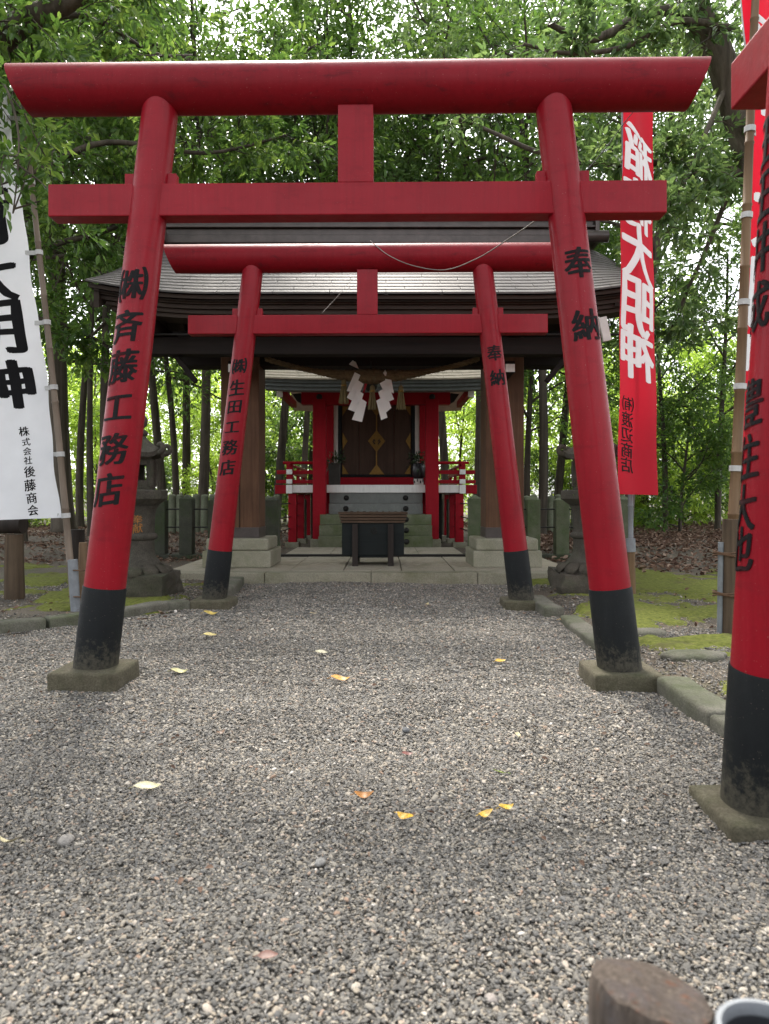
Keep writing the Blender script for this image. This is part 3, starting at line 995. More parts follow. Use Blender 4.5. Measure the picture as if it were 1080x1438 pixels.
for sx in (-1, 1):
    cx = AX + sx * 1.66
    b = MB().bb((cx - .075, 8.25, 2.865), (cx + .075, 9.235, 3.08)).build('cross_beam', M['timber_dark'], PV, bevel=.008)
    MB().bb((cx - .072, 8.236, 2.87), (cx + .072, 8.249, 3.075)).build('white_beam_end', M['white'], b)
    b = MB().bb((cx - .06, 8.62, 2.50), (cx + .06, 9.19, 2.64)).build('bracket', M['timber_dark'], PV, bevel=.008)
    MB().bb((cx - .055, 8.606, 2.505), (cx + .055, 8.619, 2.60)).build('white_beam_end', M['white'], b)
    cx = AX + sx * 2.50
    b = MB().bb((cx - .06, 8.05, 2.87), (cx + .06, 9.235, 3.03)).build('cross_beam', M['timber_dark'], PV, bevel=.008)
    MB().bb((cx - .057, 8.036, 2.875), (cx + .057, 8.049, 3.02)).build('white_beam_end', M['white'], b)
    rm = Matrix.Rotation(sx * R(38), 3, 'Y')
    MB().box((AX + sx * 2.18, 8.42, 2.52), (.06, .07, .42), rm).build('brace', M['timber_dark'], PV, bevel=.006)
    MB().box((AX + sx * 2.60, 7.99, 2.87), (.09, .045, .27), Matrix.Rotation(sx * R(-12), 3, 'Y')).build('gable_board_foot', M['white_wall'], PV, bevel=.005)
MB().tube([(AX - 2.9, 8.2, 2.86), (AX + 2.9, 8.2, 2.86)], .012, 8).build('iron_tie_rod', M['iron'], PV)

RX, YR, YE, YB = 3.13, 9.4, 7.9, 10.9
def roof_z(x, t):
    """roof surface: t 0 at the ridge, 1 at the eave; a little sag, lifted corners, rolled verges"""
    z = 4.30 - (4.30 - 3.25) * (t * 1.12 - .12 * t * t)
    ax_ = abs(x - AX) / RX
    z += .14 * max(0, ax_ - .55) ** 2 / .2025 * t ** 2
    z -= .26 * max(0, ax_ - .82) ** 2 / .0324 * max(0, 1 - t) ** 1.5 * .8
    return z
def roof_y(t): return YR + (YE - YR) * t
ROWS = 15
bound = []
for r_ in range(ROWS):
    t0, t1 = r_ / ROWS, (r_ + 1) / ROWS
    step = .62
    x = -RX - (r_ % 3) * .21
    cuts = []
    while x < RX:
        a, b = max(-RX, x), min(RX, x + step)
        if b - a > .05: cuts.append((a, b))
        x += step
    for a, b in cuts:
        m = MB()
        nseg = 5
        vs_, fs_ = [], []
        g = .003
        for k in range(nseg + 1):
            xx = AX + a + g + (b - a - 2 * g) * k / nseg
            for (tt, lift) in ((t0 - .004, .004), (t1 + .012, .016), (t1 + .012, -.004), (t0 - .004, -.012)):
                tt = max(0, tt)
                vs_.append((xx, roof_y(tt), roof_z(xx, tt) + lift))
        for k in range(nseg):
            for q in range(4):
                q2 = (q + 1) % 4
                fs_.append((k * 4 + q, (k + 1) * 4 + q, (k + 1) * 4 + q2, k * 4 + q2))
        fs_.append((0, 1, 2, 3)); e = nseg * 4; fs_.append((e + 3, e + 2, e + 1, e))
        m.add(vs_, fs_)
        m.build('roof_plate', M['roof'], PV)
def back_fn(u, v):
    x = AX - RX + 2 * RX * u
    return (x, YR + (YB - YR) * v, roof_z(x, v))
MB().grid(back_fn, 20, 8).build('rear_roof', M['roof'], PV, smooth=True)
def under_fn(yend):
    def fn(u, v):
        x = AX - RX * .985 + 2 * RX * .985 * u
        return (x, YR + (yend - YR) * v * .985, roof_z(x, v) - .09)
    return fn
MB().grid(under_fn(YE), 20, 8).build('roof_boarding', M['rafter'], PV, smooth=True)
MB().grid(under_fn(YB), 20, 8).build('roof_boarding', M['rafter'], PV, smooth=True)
# layered eave, each layer a board set further back than the one above
for k in range(5):
    m = MB()
    for ye, sg in ((YE, 1),):
        ins = .03 + k * .035
        top, bot = -.018 - k * .046, -.018 - (k + 1) * .046 + .004
        vs_, fs_ = [], []
        n = 24
        for i in range(n + 1):
            xr = (RX - .02 - k * .05)
            x = AX - xr + 2 * xr * i / n
            z = roof_z(x, 1.0)
            for (dy, zz) in ((0, top), (0, bot), (.30, bot), (.30, top)):
                vs_.append((x, ye + ins + dy, z + zz))
        for i in range(n):
            for q in range(4):
                q2 = (q + 1) % 4
                fs_.append((i * 4 + q, (i + 1) * 4 + q, (i + 1) * 4 + q2, i * 4 + q2))
        fs_.append((0, 1, 2, 3)); e = n * 4; fs_.append((e + 3, e + 2, e + 1, e))
        m.add(vs_, fs_)
    m.build('eave_board', M['eave'], PV)
rf = None
for i in range(19):
    x = AX - 2.75 + 5.5 * i / 18
    m = MB()
    for (tA, tB, ys) in ((.05, .93, YE), (.05, .93, YB)):
        vs_, fs_ = [], []
        for k in range(4):
            t = tA + (tB - tA) * k / 3
            y = YR + (ys - YR) * t
            z = roof_z(AX + (x - AX) * .8, t) - .095
            for (dx, dz) in ((-.03, -.10), (.03, -.10), (.03, 0), (-.03, 0)):
                vs_.append((x + dx, y, z + dz))
        for k in range(3):
            for q in range(4):
                q2 = (q + 1) % 4
                fs_.append((k * 4 + q, k * 4 + q2, (k + 1) * 4 + q2, (k + 1) * 4 + q))
        fs_.append((3, 2, 1, 0)); fs_.append((12, 13, 14, 15))
        m.add(vs_, fs_)
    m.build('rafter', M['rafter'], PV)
# gable boards
for sx in (-1, 1):
    m = MB()
    vs_, fs_ = [], []
    x = AX + sx * (RX - .10)
    n = 10
    for k in range(2 * n + 1):
        v = k / n - 1
        t = abs(v)
        y = YR + (YE - YR) * t * .97 if v < 0 else YR + (YB - YR) * t * .97
        z = roof_z(x, t) - .03
        for (dx, dz) in ((-.03, -.24), (.03, -.24), (.03, 0), (-.03, 0)):
            vs_.append((x + dx, y, z + dz))
    for k in range(2 * n):
        for q in range(4):
            q2 = (q + 1) % 4
            fs_.append((k * 4 + q, k * 4 + q2, (k + 1) * 4 + q2, (k + 1) * 4 + q))
    fs_.append((3, 2, 1, 0)); e = 2 * n * 4; fs_.append((e, e + 1, e + 2, e + 3))
    m.add(vs_, fs_)
    m.build('gable_board', M['eave'], PV)
# ridge
RH = 2.88
rg = MB().bb((AX - RH, 9.22, 4.27), (AX + RH, 9.58, 4.37)).build('ridge', M['ridge'], PV, bevel=.01)
MB().bb((AX - RH + .03, 9.25, 4.37), (AX + RH - .03, 9.55, 4.46)).build('ridge_course', M['ridge'], rg, bevel=.012)
MB().bb((AX - RH, 9.20, 4.463), (AX + RH, 9.60, 4.488)).build('ridge_course', M['ridge'], rg, bevel=.006)
MB().bb((AX - RH + .03, 9.25, 4.49), (AX + RH - .03, 9.55, 4.565)).build('ridge_course', M['ridge'], rg, bevel=.012)
MB().bb((AX - RH, 9.20, 4.567), (AX + RH, 9.60, 4.592)).build('ridge_course', M['ridge'], rg, bevel=.006)
MB().tube([(AX - RH - .05, 9.4, 4.66), (AX + RH + .05, 9.4, 4.66)], .11, 20).build('ridge_cap', M['ridge'], rg, smooth=50)
for sx in (-1, 1):
    for yy in (9.17,):
        MB().tube([(AX + sx * (RH - .25), yy, 4.33), (AX + sx * (RH + .12), yy, 4.33)], .075, 18).build('ridge_end_roll', M['ridge'], rg, smooth=50)
    MB().bb((AX + sx * RH - .03, 9.18, 4.26), (AX + sx * RH + .03, 9.62, 4.73)).build('ridge_end_plate', M['ridge'], rg, bevel=.015)
# ------------------------------------------------------------------ straw rope with paper streamers and tassels
def rope_c(u):
    x = AX + (u - .5) * 2 * 1.36
    s = abs(u - .5) * 2
    z = 2.535 + .235 * s ** 1.9
    return Vector((x, 9.16 - .05 * (1 - s), z))
RP = thing('straw_rope', 'thick twisted straw rope sagging under the pavilion beam', 'sacred rope', (AX, 9.16, 2.5))
for st in range(3):
    pts, rad = [], []
    n = 120
    for i in range(n + 1):
        u = i / n
        s = abs(u - .5) * 2
        core = .024 + .046 * max(0, 1 - s / .55) ** 1.0
        a = 2 * math.pi * (u * 15 + st / 3)
        p = rope_c(u)
        pts.append(p + Vector((0, math.cos(a), math.sin(a))) * core * .72); rad.append(core * .82)
    MB().tube(pts, rad, 8).build('strand', M['rope'], RP, smooth=True)
m = MB()
for _ in range(160):
    u = random.gauss(.5, .2)
    if not 0 < u < 1: continue
    p = rope_c(u); p.z -= .035
    q = p + Vector((random.uniform(-.05, .05), random.uniform(-.05, .0), random.uniform(-.07, -.01)))
    m.tube([p, q], [.0016, .0008], 3)
m.build('loose_straw', M['straw'], RP)['kind'] = 'stuff'

def streamer(lab, folds):
    d = 9.02
    P0 = at(440 + folds[0][0][0] / 5.4, 480 + folds[0][0][1] / 5.4, d)
    o = thing('paper_streamer', lab, 'paper streamer', P0)
    for i, f in enumerate(folds):
        n = len(f)
        q = [at(440 + a / 5.4, 480 + b / 5.4, d) + Vector((0, -.012 * i + (.02 if k in (1, 2) else -.01), 0)) for k, (a, b) in enumerate(f)]
        vs_ = q + [p + Vector((0, .0015, 0)) for p in q]
        MB().add(vs_, [tuple(range(n)), tuple(range(2 * n - 1, n - 1, -1))] + [(k, n + k, n + (k + 1) % n, (k + 1) % n) for k in range(n)]).build('paper_fold', M['paper'], o)
streamer('white zigzag paper streamer on the left of the pair, the longer one', [
    [(270, 172), (298, 138), (322, 152), (345, 207)], [(315, 232), (357, 252), (300, 388), (254, 374)], [(330, 288), (382, 320), (322, 462), (254, 426)],
    [(332, 366), (382, 396), (336, 541), (264, 516)], [(360, 432), (405, 460), (370, 610), (294, 594)]])
streamer('white zigzag paper streamer right of the middle straw tassel, the shorter one', [
    [(530, 236), (545, 208), (562, 246), (545, 262)], [(545, 283), (592, 288), (612, 390), (566, 376)], [(504, 318), (552, 288), (612, 436), (572, 456)],
    [(492, 384), (540, 352), (592, 502), (545, 545)], [(478, 452), (522, 424), (562, 576), (514, 597)]])

def tassel(px, py, lab, s=1.0):
    p = at(px, py, 9.06)
    o = thing('straw_tassel', lab, 'straw tassel', p)
    MB().lathe(p, [(.012, .0), (.030, -.02), (.034, -.07), (.028, -.085)], 12).build('tassel_head', M['straw'], o, smooth=True)
    MB().lathe(p, [(.0335, -.062), (.0365, -.066), (.0365, -.083), (.0335, -.087)], 12).build('gold_band', M['gold'], o, smooth=True)
    m = MB()
    for k in range(46):
        a = random.random() * 6.283; r = math.sqrt(random.random())
        q0 = p + Vector((math.cos(a) * r * .028, math.sin(a) * r * .028, -.08))
        q1 = p + Vector((math.cos(a) * r * .062 * s, math.sin(a) * r * .05 * s, -.30 * s + random.uniform(-.012, .012)))
        m.tube([q0, (q0 * .4 + q1 * .6), q1], [.0065, .006, .005], 4)
    m.build('straw_fringe', M['straw'], o)
    m = MB().tube([p + Vector((0, 0, .0)), p + Vector((0, .03, .09))], .004, 5).build('cord', M['twine'], o)
tassel(483, 533, 'straw tassel hanging left of both paper streamers')
tassel(523, 541, 'straw tassel hanging between the two paper streamers')
tassel(563, 541, 'straw tassel hanging right of both paper streamers')
p = at(521, 529, 9.25)
BL = thing('shrine_bell', 'dark round bell half hidden behind the paper streamers', 'bell', p)
MB().lathe(p, [(.01, -.0), (.05, -.015), (.085, -.06), (.092, -.10), (.085, -.15), (.05, -.185), (.01, -.20)], 20).build('bell_body', M['bell'], BL, smooth=True)
MB().lathe(p, [(.093, -.095), (.099, -.10), (.099, -.108), (.093, -.113)], 20).build('bell_rim', M['bell'], BL, smooth=True)
MB().tube([p + Vector((-.02, -.1, 0)), p + Vector((-.06, -.13, -.10)), p + Vector((-.09, -.12, -.22))], [.012, .018, .012], 8).build('red_cord', M['red_cord'], BL, smooth=True)
MB().tube([p + Vector((0, 0, 0)), p + Vector((0, .0, .20))], .008, 6).build('hanger', M['iron'], BL)

# ------------------------------------------------------------------ offering box
OB = thing('offering_box', 'dark teal wooden offering box with slatted brown top in the middle of the terrace', 'offering box', (AX, 9.5, TZ))
bx = at(524, 740, 9.35).x
w2 = .40
MB().bb((bx - w2, 9.25, .255), (bx + w2, 9.80, .675)).build('box_body', M['box'], OB, bevel=.008)
MB().bb((bx - .22, 9.27, .225), (bx + .22, 9.5, .254)).build('box_foot_board', M['box'], OB, bevel=.004)
for k in range(4):
    z0 = .676 + k * .037
    e = .015 + .010 * k
    MB().bb((bx - w2 - e, 9.235 - e, z0), (bx + w2 + e, 9.248 if k == 3 else 9.82, z0 + .031)).build('top_board', M['box_top'], OB, bevel=.004)
for k in range(10):
    x = bx - w2 + .02 + .76 * k / 9
    MB().bb((x - .018, 9.25, .796), (x + .018, 9.80, .8155)).build('slat', M['box_top'], OB, bevel=.004)
for sx in (-1, 1):
    x = bx + sx * .228
    MB().bb((x - .036, 9.165, TZ), (x + .036, 9.235, .665)).build('leg', M['box_leg'], OB, bevel=.005)
    MB().bb((x - .036, 9.81, TZ), (x + .036, 9.88, .665)).build('leg', M['box_leg'], OB, bevel=.005)
    MB().bb((x - .036, 9.237, TZ + .02), (x + .036, 9.808, TZ + .075)).build('foot_rail', M['box_leg'], OB, bevel=.005)
m = MB()
cc = Vector((bx + .01, 9.2475, .575))
for r_ in (.043, .030, .014):
    pts = [cc + Vector((r_ * math.cos(a), 0, r_ * math.sin(a))) for a in [2 * math.pi * i / 24 for i in range(25)]]
    m.tube(pts, .0045, 5, caps=False)
m.build('round_crest', M['bell'], OB, smooth=True)

# ------------------------------------------------------------------ shrine
SH = thing('shrine_building', 'small red wooden shrine with white trim, railed veranda and stone steps', 'shrine', (AX, 13, .1))
# steps
rise = [(.15, .338), (.338, .527), (.527, .711), (.711, .905), (.905, 1.095)]
for k, (z0, z1) in enumerate(rise):
    y0 = 12.40 + .15 * k
    hw = .985 if k < 3 else .84
    mt = M['step_green'] if k < 3 else M['step_grey']
    MB().bb((AX - hw, y0, z0 if k else .12), (AX + hw, 13.3, z1 - .003)).build('stone_step', mt, SH, bevel=.008,
            label='green algae covered stone step' if k < 3 else 'bare grey stone step')
    for sx in (-1, 1):
        c = Vector((AX + sx * .535, y0, (z0 + z1) / 2))
        st = MB()
        vs_prof = [(.050, 0.0), (.048, .012), (.034, .016), (.032, .024), (.016, .034), (.001, .036)]
        vs_, fs_ = [], []
        n = 14
        for (r_, h_) in vs_prof:
            for q in range(n):
                a = 2 * math.pi * q / n
                vs_.append((c.x + r_ * math.cos(a), c.y - h_, c.z + r_ * math.sin(a)))
        for i in range(len(vs_prof) - 1):
            for q in range(n):
                q2 = (q + 1) % n
                fs_.append((i * n + q, i * n + q2, (i + 1) * n + q2, (i + 1) * n + q))
        st.add(vs_, fs_).build('iron_boss', M['iron'], SH, smooth=True)
# front posts
for sx in (-1, 1):
    x = AX + sx * 1.0
    MB().bb((x - .115, 12.72, .27), (x + .115, 12.95, 2.75)).build('front_post', M['red_shrine'], SH, bevel=.012)
    MB().bb((x - .155, 12.68, .08), (x + .155, 12.99, .27)).build('post_base_stone', M['col_base'], SH, bevel=.012)
# canopy beam with dark noses
bm_ = MB().bb((AX - 1.32, 12.74, 2.66), (AX + 1.32, 12.93, 2.90)).build('front_beam', M['red_shrine'], SH, bevel=.01)
for sx in (-1, 1):
    MB().add([(AX + sx * 1.33, 12.75, 2.86), (AX + sx * 1.48, 12.75, 2.84), (AX + sx * 1.40, 12.75, 2.72), (AX + sx * 1.33, 12.75, 2.68),
              (AX + sx * 1.33, 12.92, 2.86), (AX + sx * 1.48, 12.92, 2.84), (AX + sx * 1.40, 12.92, 2.72), (AX + sx * 1.33, 12.92, 2.68)],
             [(0, 1, 2, 3), (7, 6, 5, 4), (0, 4, 5, 1), (1, 5, 6, 2), (2, 6, 7, 3), (3, 7, 4, 0)]).build('beam_nose', M['iron'], bm_)
    c = (AX + sx * 1.0, 12.737, 2.79)
    m = MB().tube([(c[0], c[1], c[2]), (c[0], c[1] - .02, c[2])], [.055, .03], 12).build('beam_boss', M['iron'], bm_)
MB().bb((AX - 1.75, 12.30, 2.905), (AX + 1.75, 12.48, 3.02)).build('eave_purlin', M['red_shrine'], SH, bevel=.01)
MB().bb((AX - 1.75, 12.75, 2.905), (AX + 1.75, 12.92, 3.10)).build('eave_purlin', M['red_shrine'], SH, bevel=.01)
# shrine body
BY = 14.1
MB().bb((AX - 1.0, BY + .04, .4), (AX + 1.0, 15.5, 3.3)).build('body_wall', M['red_shrine'], SH, bevel=.01)
for sx in (-1, 1):
    MB().bb((AX + sx * .92 - .085, BY - .1, 1.24), (AX + sx * .92 + .085, BY + .06, 3.1)).build('body_post', M['red_shrine'], SH, bevel=.01)
    MB().bb((AX + sx * .895 - .07, BY - .04, 1.45), (AX + sx * .895 + .07, BY + .03, 2.90)).build('white_panel', M['white_wall'], SH) if False else None
    x = AX + sx * .795
    MB().bb((x - .042, BY - .06, 1.45), (x + .042, BY + .03, 2.90)).build('white_panel', M['white_wall'], SH)
    x = AX + sx * .715
    MB().bb((x - .034, BY - .09, 1.40), (x + .034, BY + .03, 2.90)).build('door_frame', M['black'], SH, bevel=.004)
MB().bb((AX - .75, BY - .09, 2.80), (AX + .75, BY + .03, 2.88)).build('door_frame', M['black'], SH, bevel=.004)
MB().bb((AX - .75, BY - .09, 1.405), (AX + .75, BY + .03, 1.455)).build('door_frame', M['black'], SH, bevel=.004)
MB().bb((AX - .95, BY - .12, 2.885), (AX + .95, BY + .04, 3.10)).build('body_beam', M['red_shrine'], SH, bevel=.008)
MB().bb((AX - .835, BY - .13, 1.245), (AX + .835, BY + .04, 1.40)).build('door_sill', M['red_shrine'], SH, bevel=.008)
for sx in (-1, 1):
    dl = thing('door', None, None)
    dl.name = 'door'
    dl.parent = SH
    dl.location = (sx * .34, BY - 13, 1.1)
    for k in range(2):
        x0 = AX + (sx * .002 if sx > 0 else -.68) + k * .34
        MB().bb((x0 + .003, BY - .055 - .006 * ((k + (sx > 0)) % 2), 1.458), (x0 + .337, BY - .01, 2.797)).build('board', M['door'], dl, bevel=.003)
def lozenge(cx, cz, hw, hh, half=None):
    y0 = BY - .071
    pts = [(cx - hw, cz), (cx, cz - hh), (cx + hw, cz), (cx, cz + hh)]
    if half == 'l': pts = [(cx, cz - hh), (cx + hw, cz), (cx, cz + hh)]
    if half == 'r': pts = [(cx - hw, cz), (cx, cz - hh), (cx, cz + hh)]
    if half == 't': pts = [(cx - hw, cz), (cx, cz - hh), (cx + hw, cz)]
    if half == 'b': pts = [(cx - hw, cz), (cx + hw, cz), (cx, cz + hh)]
    m = MB(); n = len(pts)
    vs_ = [(x, y0, z) for x, z in pts] + [(x, y0 + .008, z) for x, z in pts]
    m.add(vs_, [tuple(range(n)), tuple(range(2 * n - 1, n - 1, -1))] + [(i, n + i, n + (i + 1) % n, (i + 1) % n) for i in range(n)])
    m.build('gilt_fitting', M['gold'], SH, bevel=.003, seg=1)
lozenge(AX, 2.11, .17, .215)
lozenge(AX - .665, 2.11, .10, .17, 'l'); lozenge(AX + .665, 2.11, .10, .17, 'r')
for cx, hf in ((AX, 0), (AX - .665, 'l'), (AX + .665, 'r')):
    if hf == 0:
        lozenge(cx, 2.797, .15, .20, 't'); lozenge(cx, 1.458, .15, .20, 'b')
    else:
        y0 = BY - .070
        for zc, s in ((2.79, -1), (1.465, 1)):
            sg = 1 if hf == 'l' else -1
            MB().add([(cx, y0, zc), (cx + sg * .12, y0, zc), (cx, y0, zc + s * .19), (cx, y0 + .006, zc), (cx + sg * .12, y0 + .006, zc), (cx, y0 + .006, zc + s * .19)],
                     [(0, 1, 2), (5, 4, 3), (0, 3, 4, 1), (1, 4, 5, 2), (2, 5, 3, 0)]).build('gilt_fitting', M['gold'], SH)
MB().bb((AX - .012, BY - .078, 1.50), (AX + .012, BY - .068, 2.75)).build('gilt_strip', M['gold'], SH)
m = MB()
for sx in (-1, 1):
    m.tube([(AX + sx * .028, BY - .083, 2.10), (AX + sx * .05, BY - .085, 2.14), (AX + sx * .07, BY - .083, 2.10), (AX + sx * .03, BY - .085, 2.05)], .012, 6)
m.build('door_catch', M['iron'], SH)
# veranda
VX, VY0, VY1 = 1.53, 12.97, 15.6
MB().bb((AX - VX, VY0 + .06, 1.10), (AX + VX, VY1, 1.225)).build('veranda_floor', M['red_shrine'], SH)
MB().bb((AX - VX, VY0, 1.095), (AX + VX, VY0 + .055, 1.235)).build('white_floor_beam', M['white'], SH, bevel=.005)
for sx in (-1, 1):
    X = AX + sx * VX
    MB().bb((X - .055 + sx * .03, VY0 + .06, 1.08), (X + .055 + sx * .03, VY1, 1.232)).build('side_floor_beam', M['red_shrine'], SH, bevel=.005)
    MB().bb((X - .055 + sx * .03, VY0 - .035, 1.08), (X + .055 + sx * .03, VY0 - .003, 1.235)).build('white_beam_end', M['white'], SH, bevel=.004)
    # outer stubs past the corner
    for z0, z1, ln in ((1.075, 1.235, .25), (1.262, 1.325, .23), (1.43, 1.50, .22)):
        xa_, xb_ = (X + sx * .09, X + sx * (.04 + ln))
        MB().bb((min(xa_, xb_), VY0 + .0, z0), (max(xa_, xb_), VY0 + .10, z1)).build('rail_end', M['red_shrine'], SH, bevel=.005)
    # rails along the front and the side
    xi, xo = AX + sx * 1.0, X + sx * .03
    lo, hi = min(xi, xo), max(xi, xo)
    for z0, z1 in ((1.262, 1.325), (1.43, 1.50)):
        MB().bb((lo, VY0 + .012, z0), (hi, VY0 + .075, z1)).build('rail', M['red_shrine'], SH, bevel=.005)
        MB().bb((X - .03 + sx * .03, VY0 + .08, z0), (X + .03 + sx * .03, VY1, z1)).build('rail', M['red_shrine'], SH, bevel=.005)
        MB().bb((X - .052 + sx * .03, VY0 - .04, z0 - .006), (X + .052 + sx * .03, VY0 + .008, z1 + .012)).build('white_beam_end', M['white'], SH, bevel=.004)
    MB().tube([(lo if sx > 0 else lo - .12, VY0 + .045, 1.635), (hi + .12 if sx > 0 else hi, VY0 + .045, 1.635)], .028, 12).build('hand_rail', M['red_shrine'], SH, smooth=50)
    MB().tube([(X + sx * .03, VY0 - .1, 1.60), (X + sx * .03, VY1, 1.60)], .027, 12).build('hand_rail', M['red_shrine'], SH, smooth=50)
    MB().bb((X - .058 + sx * .03, VY0 + .015, 1.33), (X + .058 + sx * .03, VY0 + .10, 1.61)).build('corner_post', M['red_shrine'], SH, bevel=.006)
    for q in (0.30, 1.3, 2.3):
        MB().bb((X - .03 + sx * .03, VY0 + q, 1.232), (X + .03 + sx * .03, VY0 + q + .06, 1.58)).build('baluster', M['red_shrine'], SH, bevel=.004)
    # legs on stone blocks
    for yy in (VY0 + .02, 14.2, 15.4):
        xx = X - sx * .02
        MB().bb((xx - .075, yy, .20), (xx + .075, yy + .15, 1.075)).build('veranda_leg', M['red_shrine'], SH, bevel=.008)
        MB().bb((xx - .125, yy - .06, .05), (xx + .125, yy + .22, .20)).build('leg_stone', M['col_base'], SH, bevel=.012)
    MB().bb((AX + sx * 1.2 - .09, 14.2, .1), (AX + sx * 1.2 + .09, 14.4, 1.09)).build('rear_post', M['timber_dark'], SH, bevel=.006)
# shrine roof
SX, SYE, SYR, SYB = 1.93, 12.0, 14.3, 16.6
def sroof_z(x, t):
    ax_ = abs(x - AX) / SX
    return 4.35 - (4.35 - 2.99) * (t * 1.2 - .2 * t * t) + .03 * max(0, ax_ - .5) ** 2 / .25 * t ** 2
NR = 16
for r_ in range(NR):
    t0, t1 = r_ / NR, (r_ + 1) / NR
    x = -SX - (r_ % 2) * .33
    while x < SX:
        a, b = max(-SX, x), min(SX, x + .68)
        x += .68
        if b - a < .03: continue
        vs_, fs_ = [], []
        for k in range(3):
            xx = AX + a + .003 + (b - a - .006) * k / 2
            for (tt, lift) in ((t0, .004), (t1 + .012, .02), (t1 + .012, -.004), (t0, -.012)):
                vs_.append((xx, SYR + (SYE - SYR) * tt, sroof_z(xx, tt) + lift))
        for k in range(2):
            for q in range(4):
                q2 = (q + 1) % 4
                fs_.append((k * 4 + q, (k + 1) * 4 + q, (k + 1) * 4 + q2, k * 4 + q2))
        fs_.append((0, 1, 2, 3)); fs_.append((11, 10, 9, 8))
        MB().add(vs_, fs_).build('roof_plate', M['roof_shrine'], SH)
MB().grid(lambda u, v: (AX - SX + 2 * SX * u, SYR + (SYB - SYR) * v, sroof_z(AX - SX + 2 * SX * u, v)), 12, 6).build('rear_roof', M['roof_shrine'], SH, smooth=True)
MB().grid(lambda u, v: (AX - SX * .98 + 2 * SX * .98 * u, SYE + .05 + (SYR - SYE) * v, sroof_z(AX - SX + 2 * SX * u, 1 - v) - .12), 12, 6).build('roof_boarding', M['red_shrine'], SH, smooth=True)
for k in range(3):
    vs_, fs_ = [], []
    n = 14
    for i in range(n + 1):
        xr = SX - .012 - k * .035
        x = AX - xr + 2 * xr * i / n
        z = sroof_z(x, 1.0)
        for (dy, zz) in ((0, -.012 - k * .06), (0, -.068 - k * .06), (.22, -.068 - k * .06), (.22, -.012 - k * .06)):
            vs_.append((x, SYE + .012 + k * .03 + dy, z + zz))
    for i in range(n):
        for q in range(4):
            q2 = (q + 1) % 4
            fs_.append((i * 4 + q, (i + 1) * 4 + q, (i + 1) * 4 + q2, i * 4 + q2))
    fs_.append((0, 1, 2, 3)); e = n * 4; fs_.append((e + 3, e + 2, e + 1, e))
    MB().add(vs_, fs_).build('eave_fascia', M['fascia'], SH)
for sx in (-1, 1):
    MB().box((AX + sx * 1.63, 12.25, 2.80), (.10, .05, .17)).build('white_gable_foot', M['white'], SH, bevel=.005)
    MB().bb((AX + sx * 1.63 - .05, 12.28, 2.78), (AX + sx * 1.63 + .05, 14.2, 2.90)).build('gable_beam', M['red_shrine'], SH, bevel=.005)
MB().bb((AX - 1.7, 14.1, 4.33), (AX + 1.7, 14.5, 4.6)).build('ridge', M['ridge'], SH, bevel=.01)

# vases with sprigs on the veranda
def sprig(c, n, hgt, parent):
    tw = np.array([[c.x, c.y, c.z]] * n) + RNG.normal(size=(n, 3)) * .02
    td = unit(RNG.normal(size=(n, 3)) * .6 + np.array([0, 0, .8]))
    b, a, nr, ln, ti = sprays(tw, td, 12, .07, twig_len=hgt)
    b = b - np.array(wloc(parent))
    me = leaf_mesh('sprig', b, a, nr, ln, M['leaf_small'], tint=ti)
    o = bpy.data.objects.new('sprig', me); link(o, parent)
c = at(470, 681, 13.3); c.z = 1.228
V1 = thing('stone_flower_vase', 'square grey stone flower vase with dark sprigs beside the left shrine post', 'vase', c)
MB().box(c + Vector((0, 0, .20)), (.20, .18, .39), taper=1.08).build('vase_body', M['vase_grey'], V1, bevel=.012)
MB().box(c + Vector((0, 0, .40)), (.22, .20, .03)).build('vase_rim', M['vase_grey'], V1, bevel=.006)
sprig(c + Vector((0, 0, .40)), 14, .24, V1)
c = at(588, 681, 13.3); c.z = 1.228
V2 = thing('glazed_flower_vase', 'dark glazed vase with sprigs on a pale patterned foot by the other post', 'vase', c)
MB().lathe(c, [(.085, .0), (.09, .02), (.09, .12), (.085, .125)], 18).build('vase_foot', M['white_wall'], V2, smooth=40)
m = MB()
for k in range(10):
    a = 2 * math.pi * k / 10
    m.box(c + Vector((math.cos(a) * .0905, math.sin(a) * .0905, .065 + .03 * (k % 2))), (.02, .02, .05), Matrix.Rotation(a, 3, 'Z'))
m.build('dark_pattern', M['vase_dark'], V2)
MB().lathe(c, [(.085, .126), (.115, .16), (.125, .28), (.12, .36), (.10, .40), (.108, .415)], 18).build('vase_body', M['vase_dark'], V2, smooth=50)
sprig(c + Vector((0, 0, .40)), 16, .26, V2)

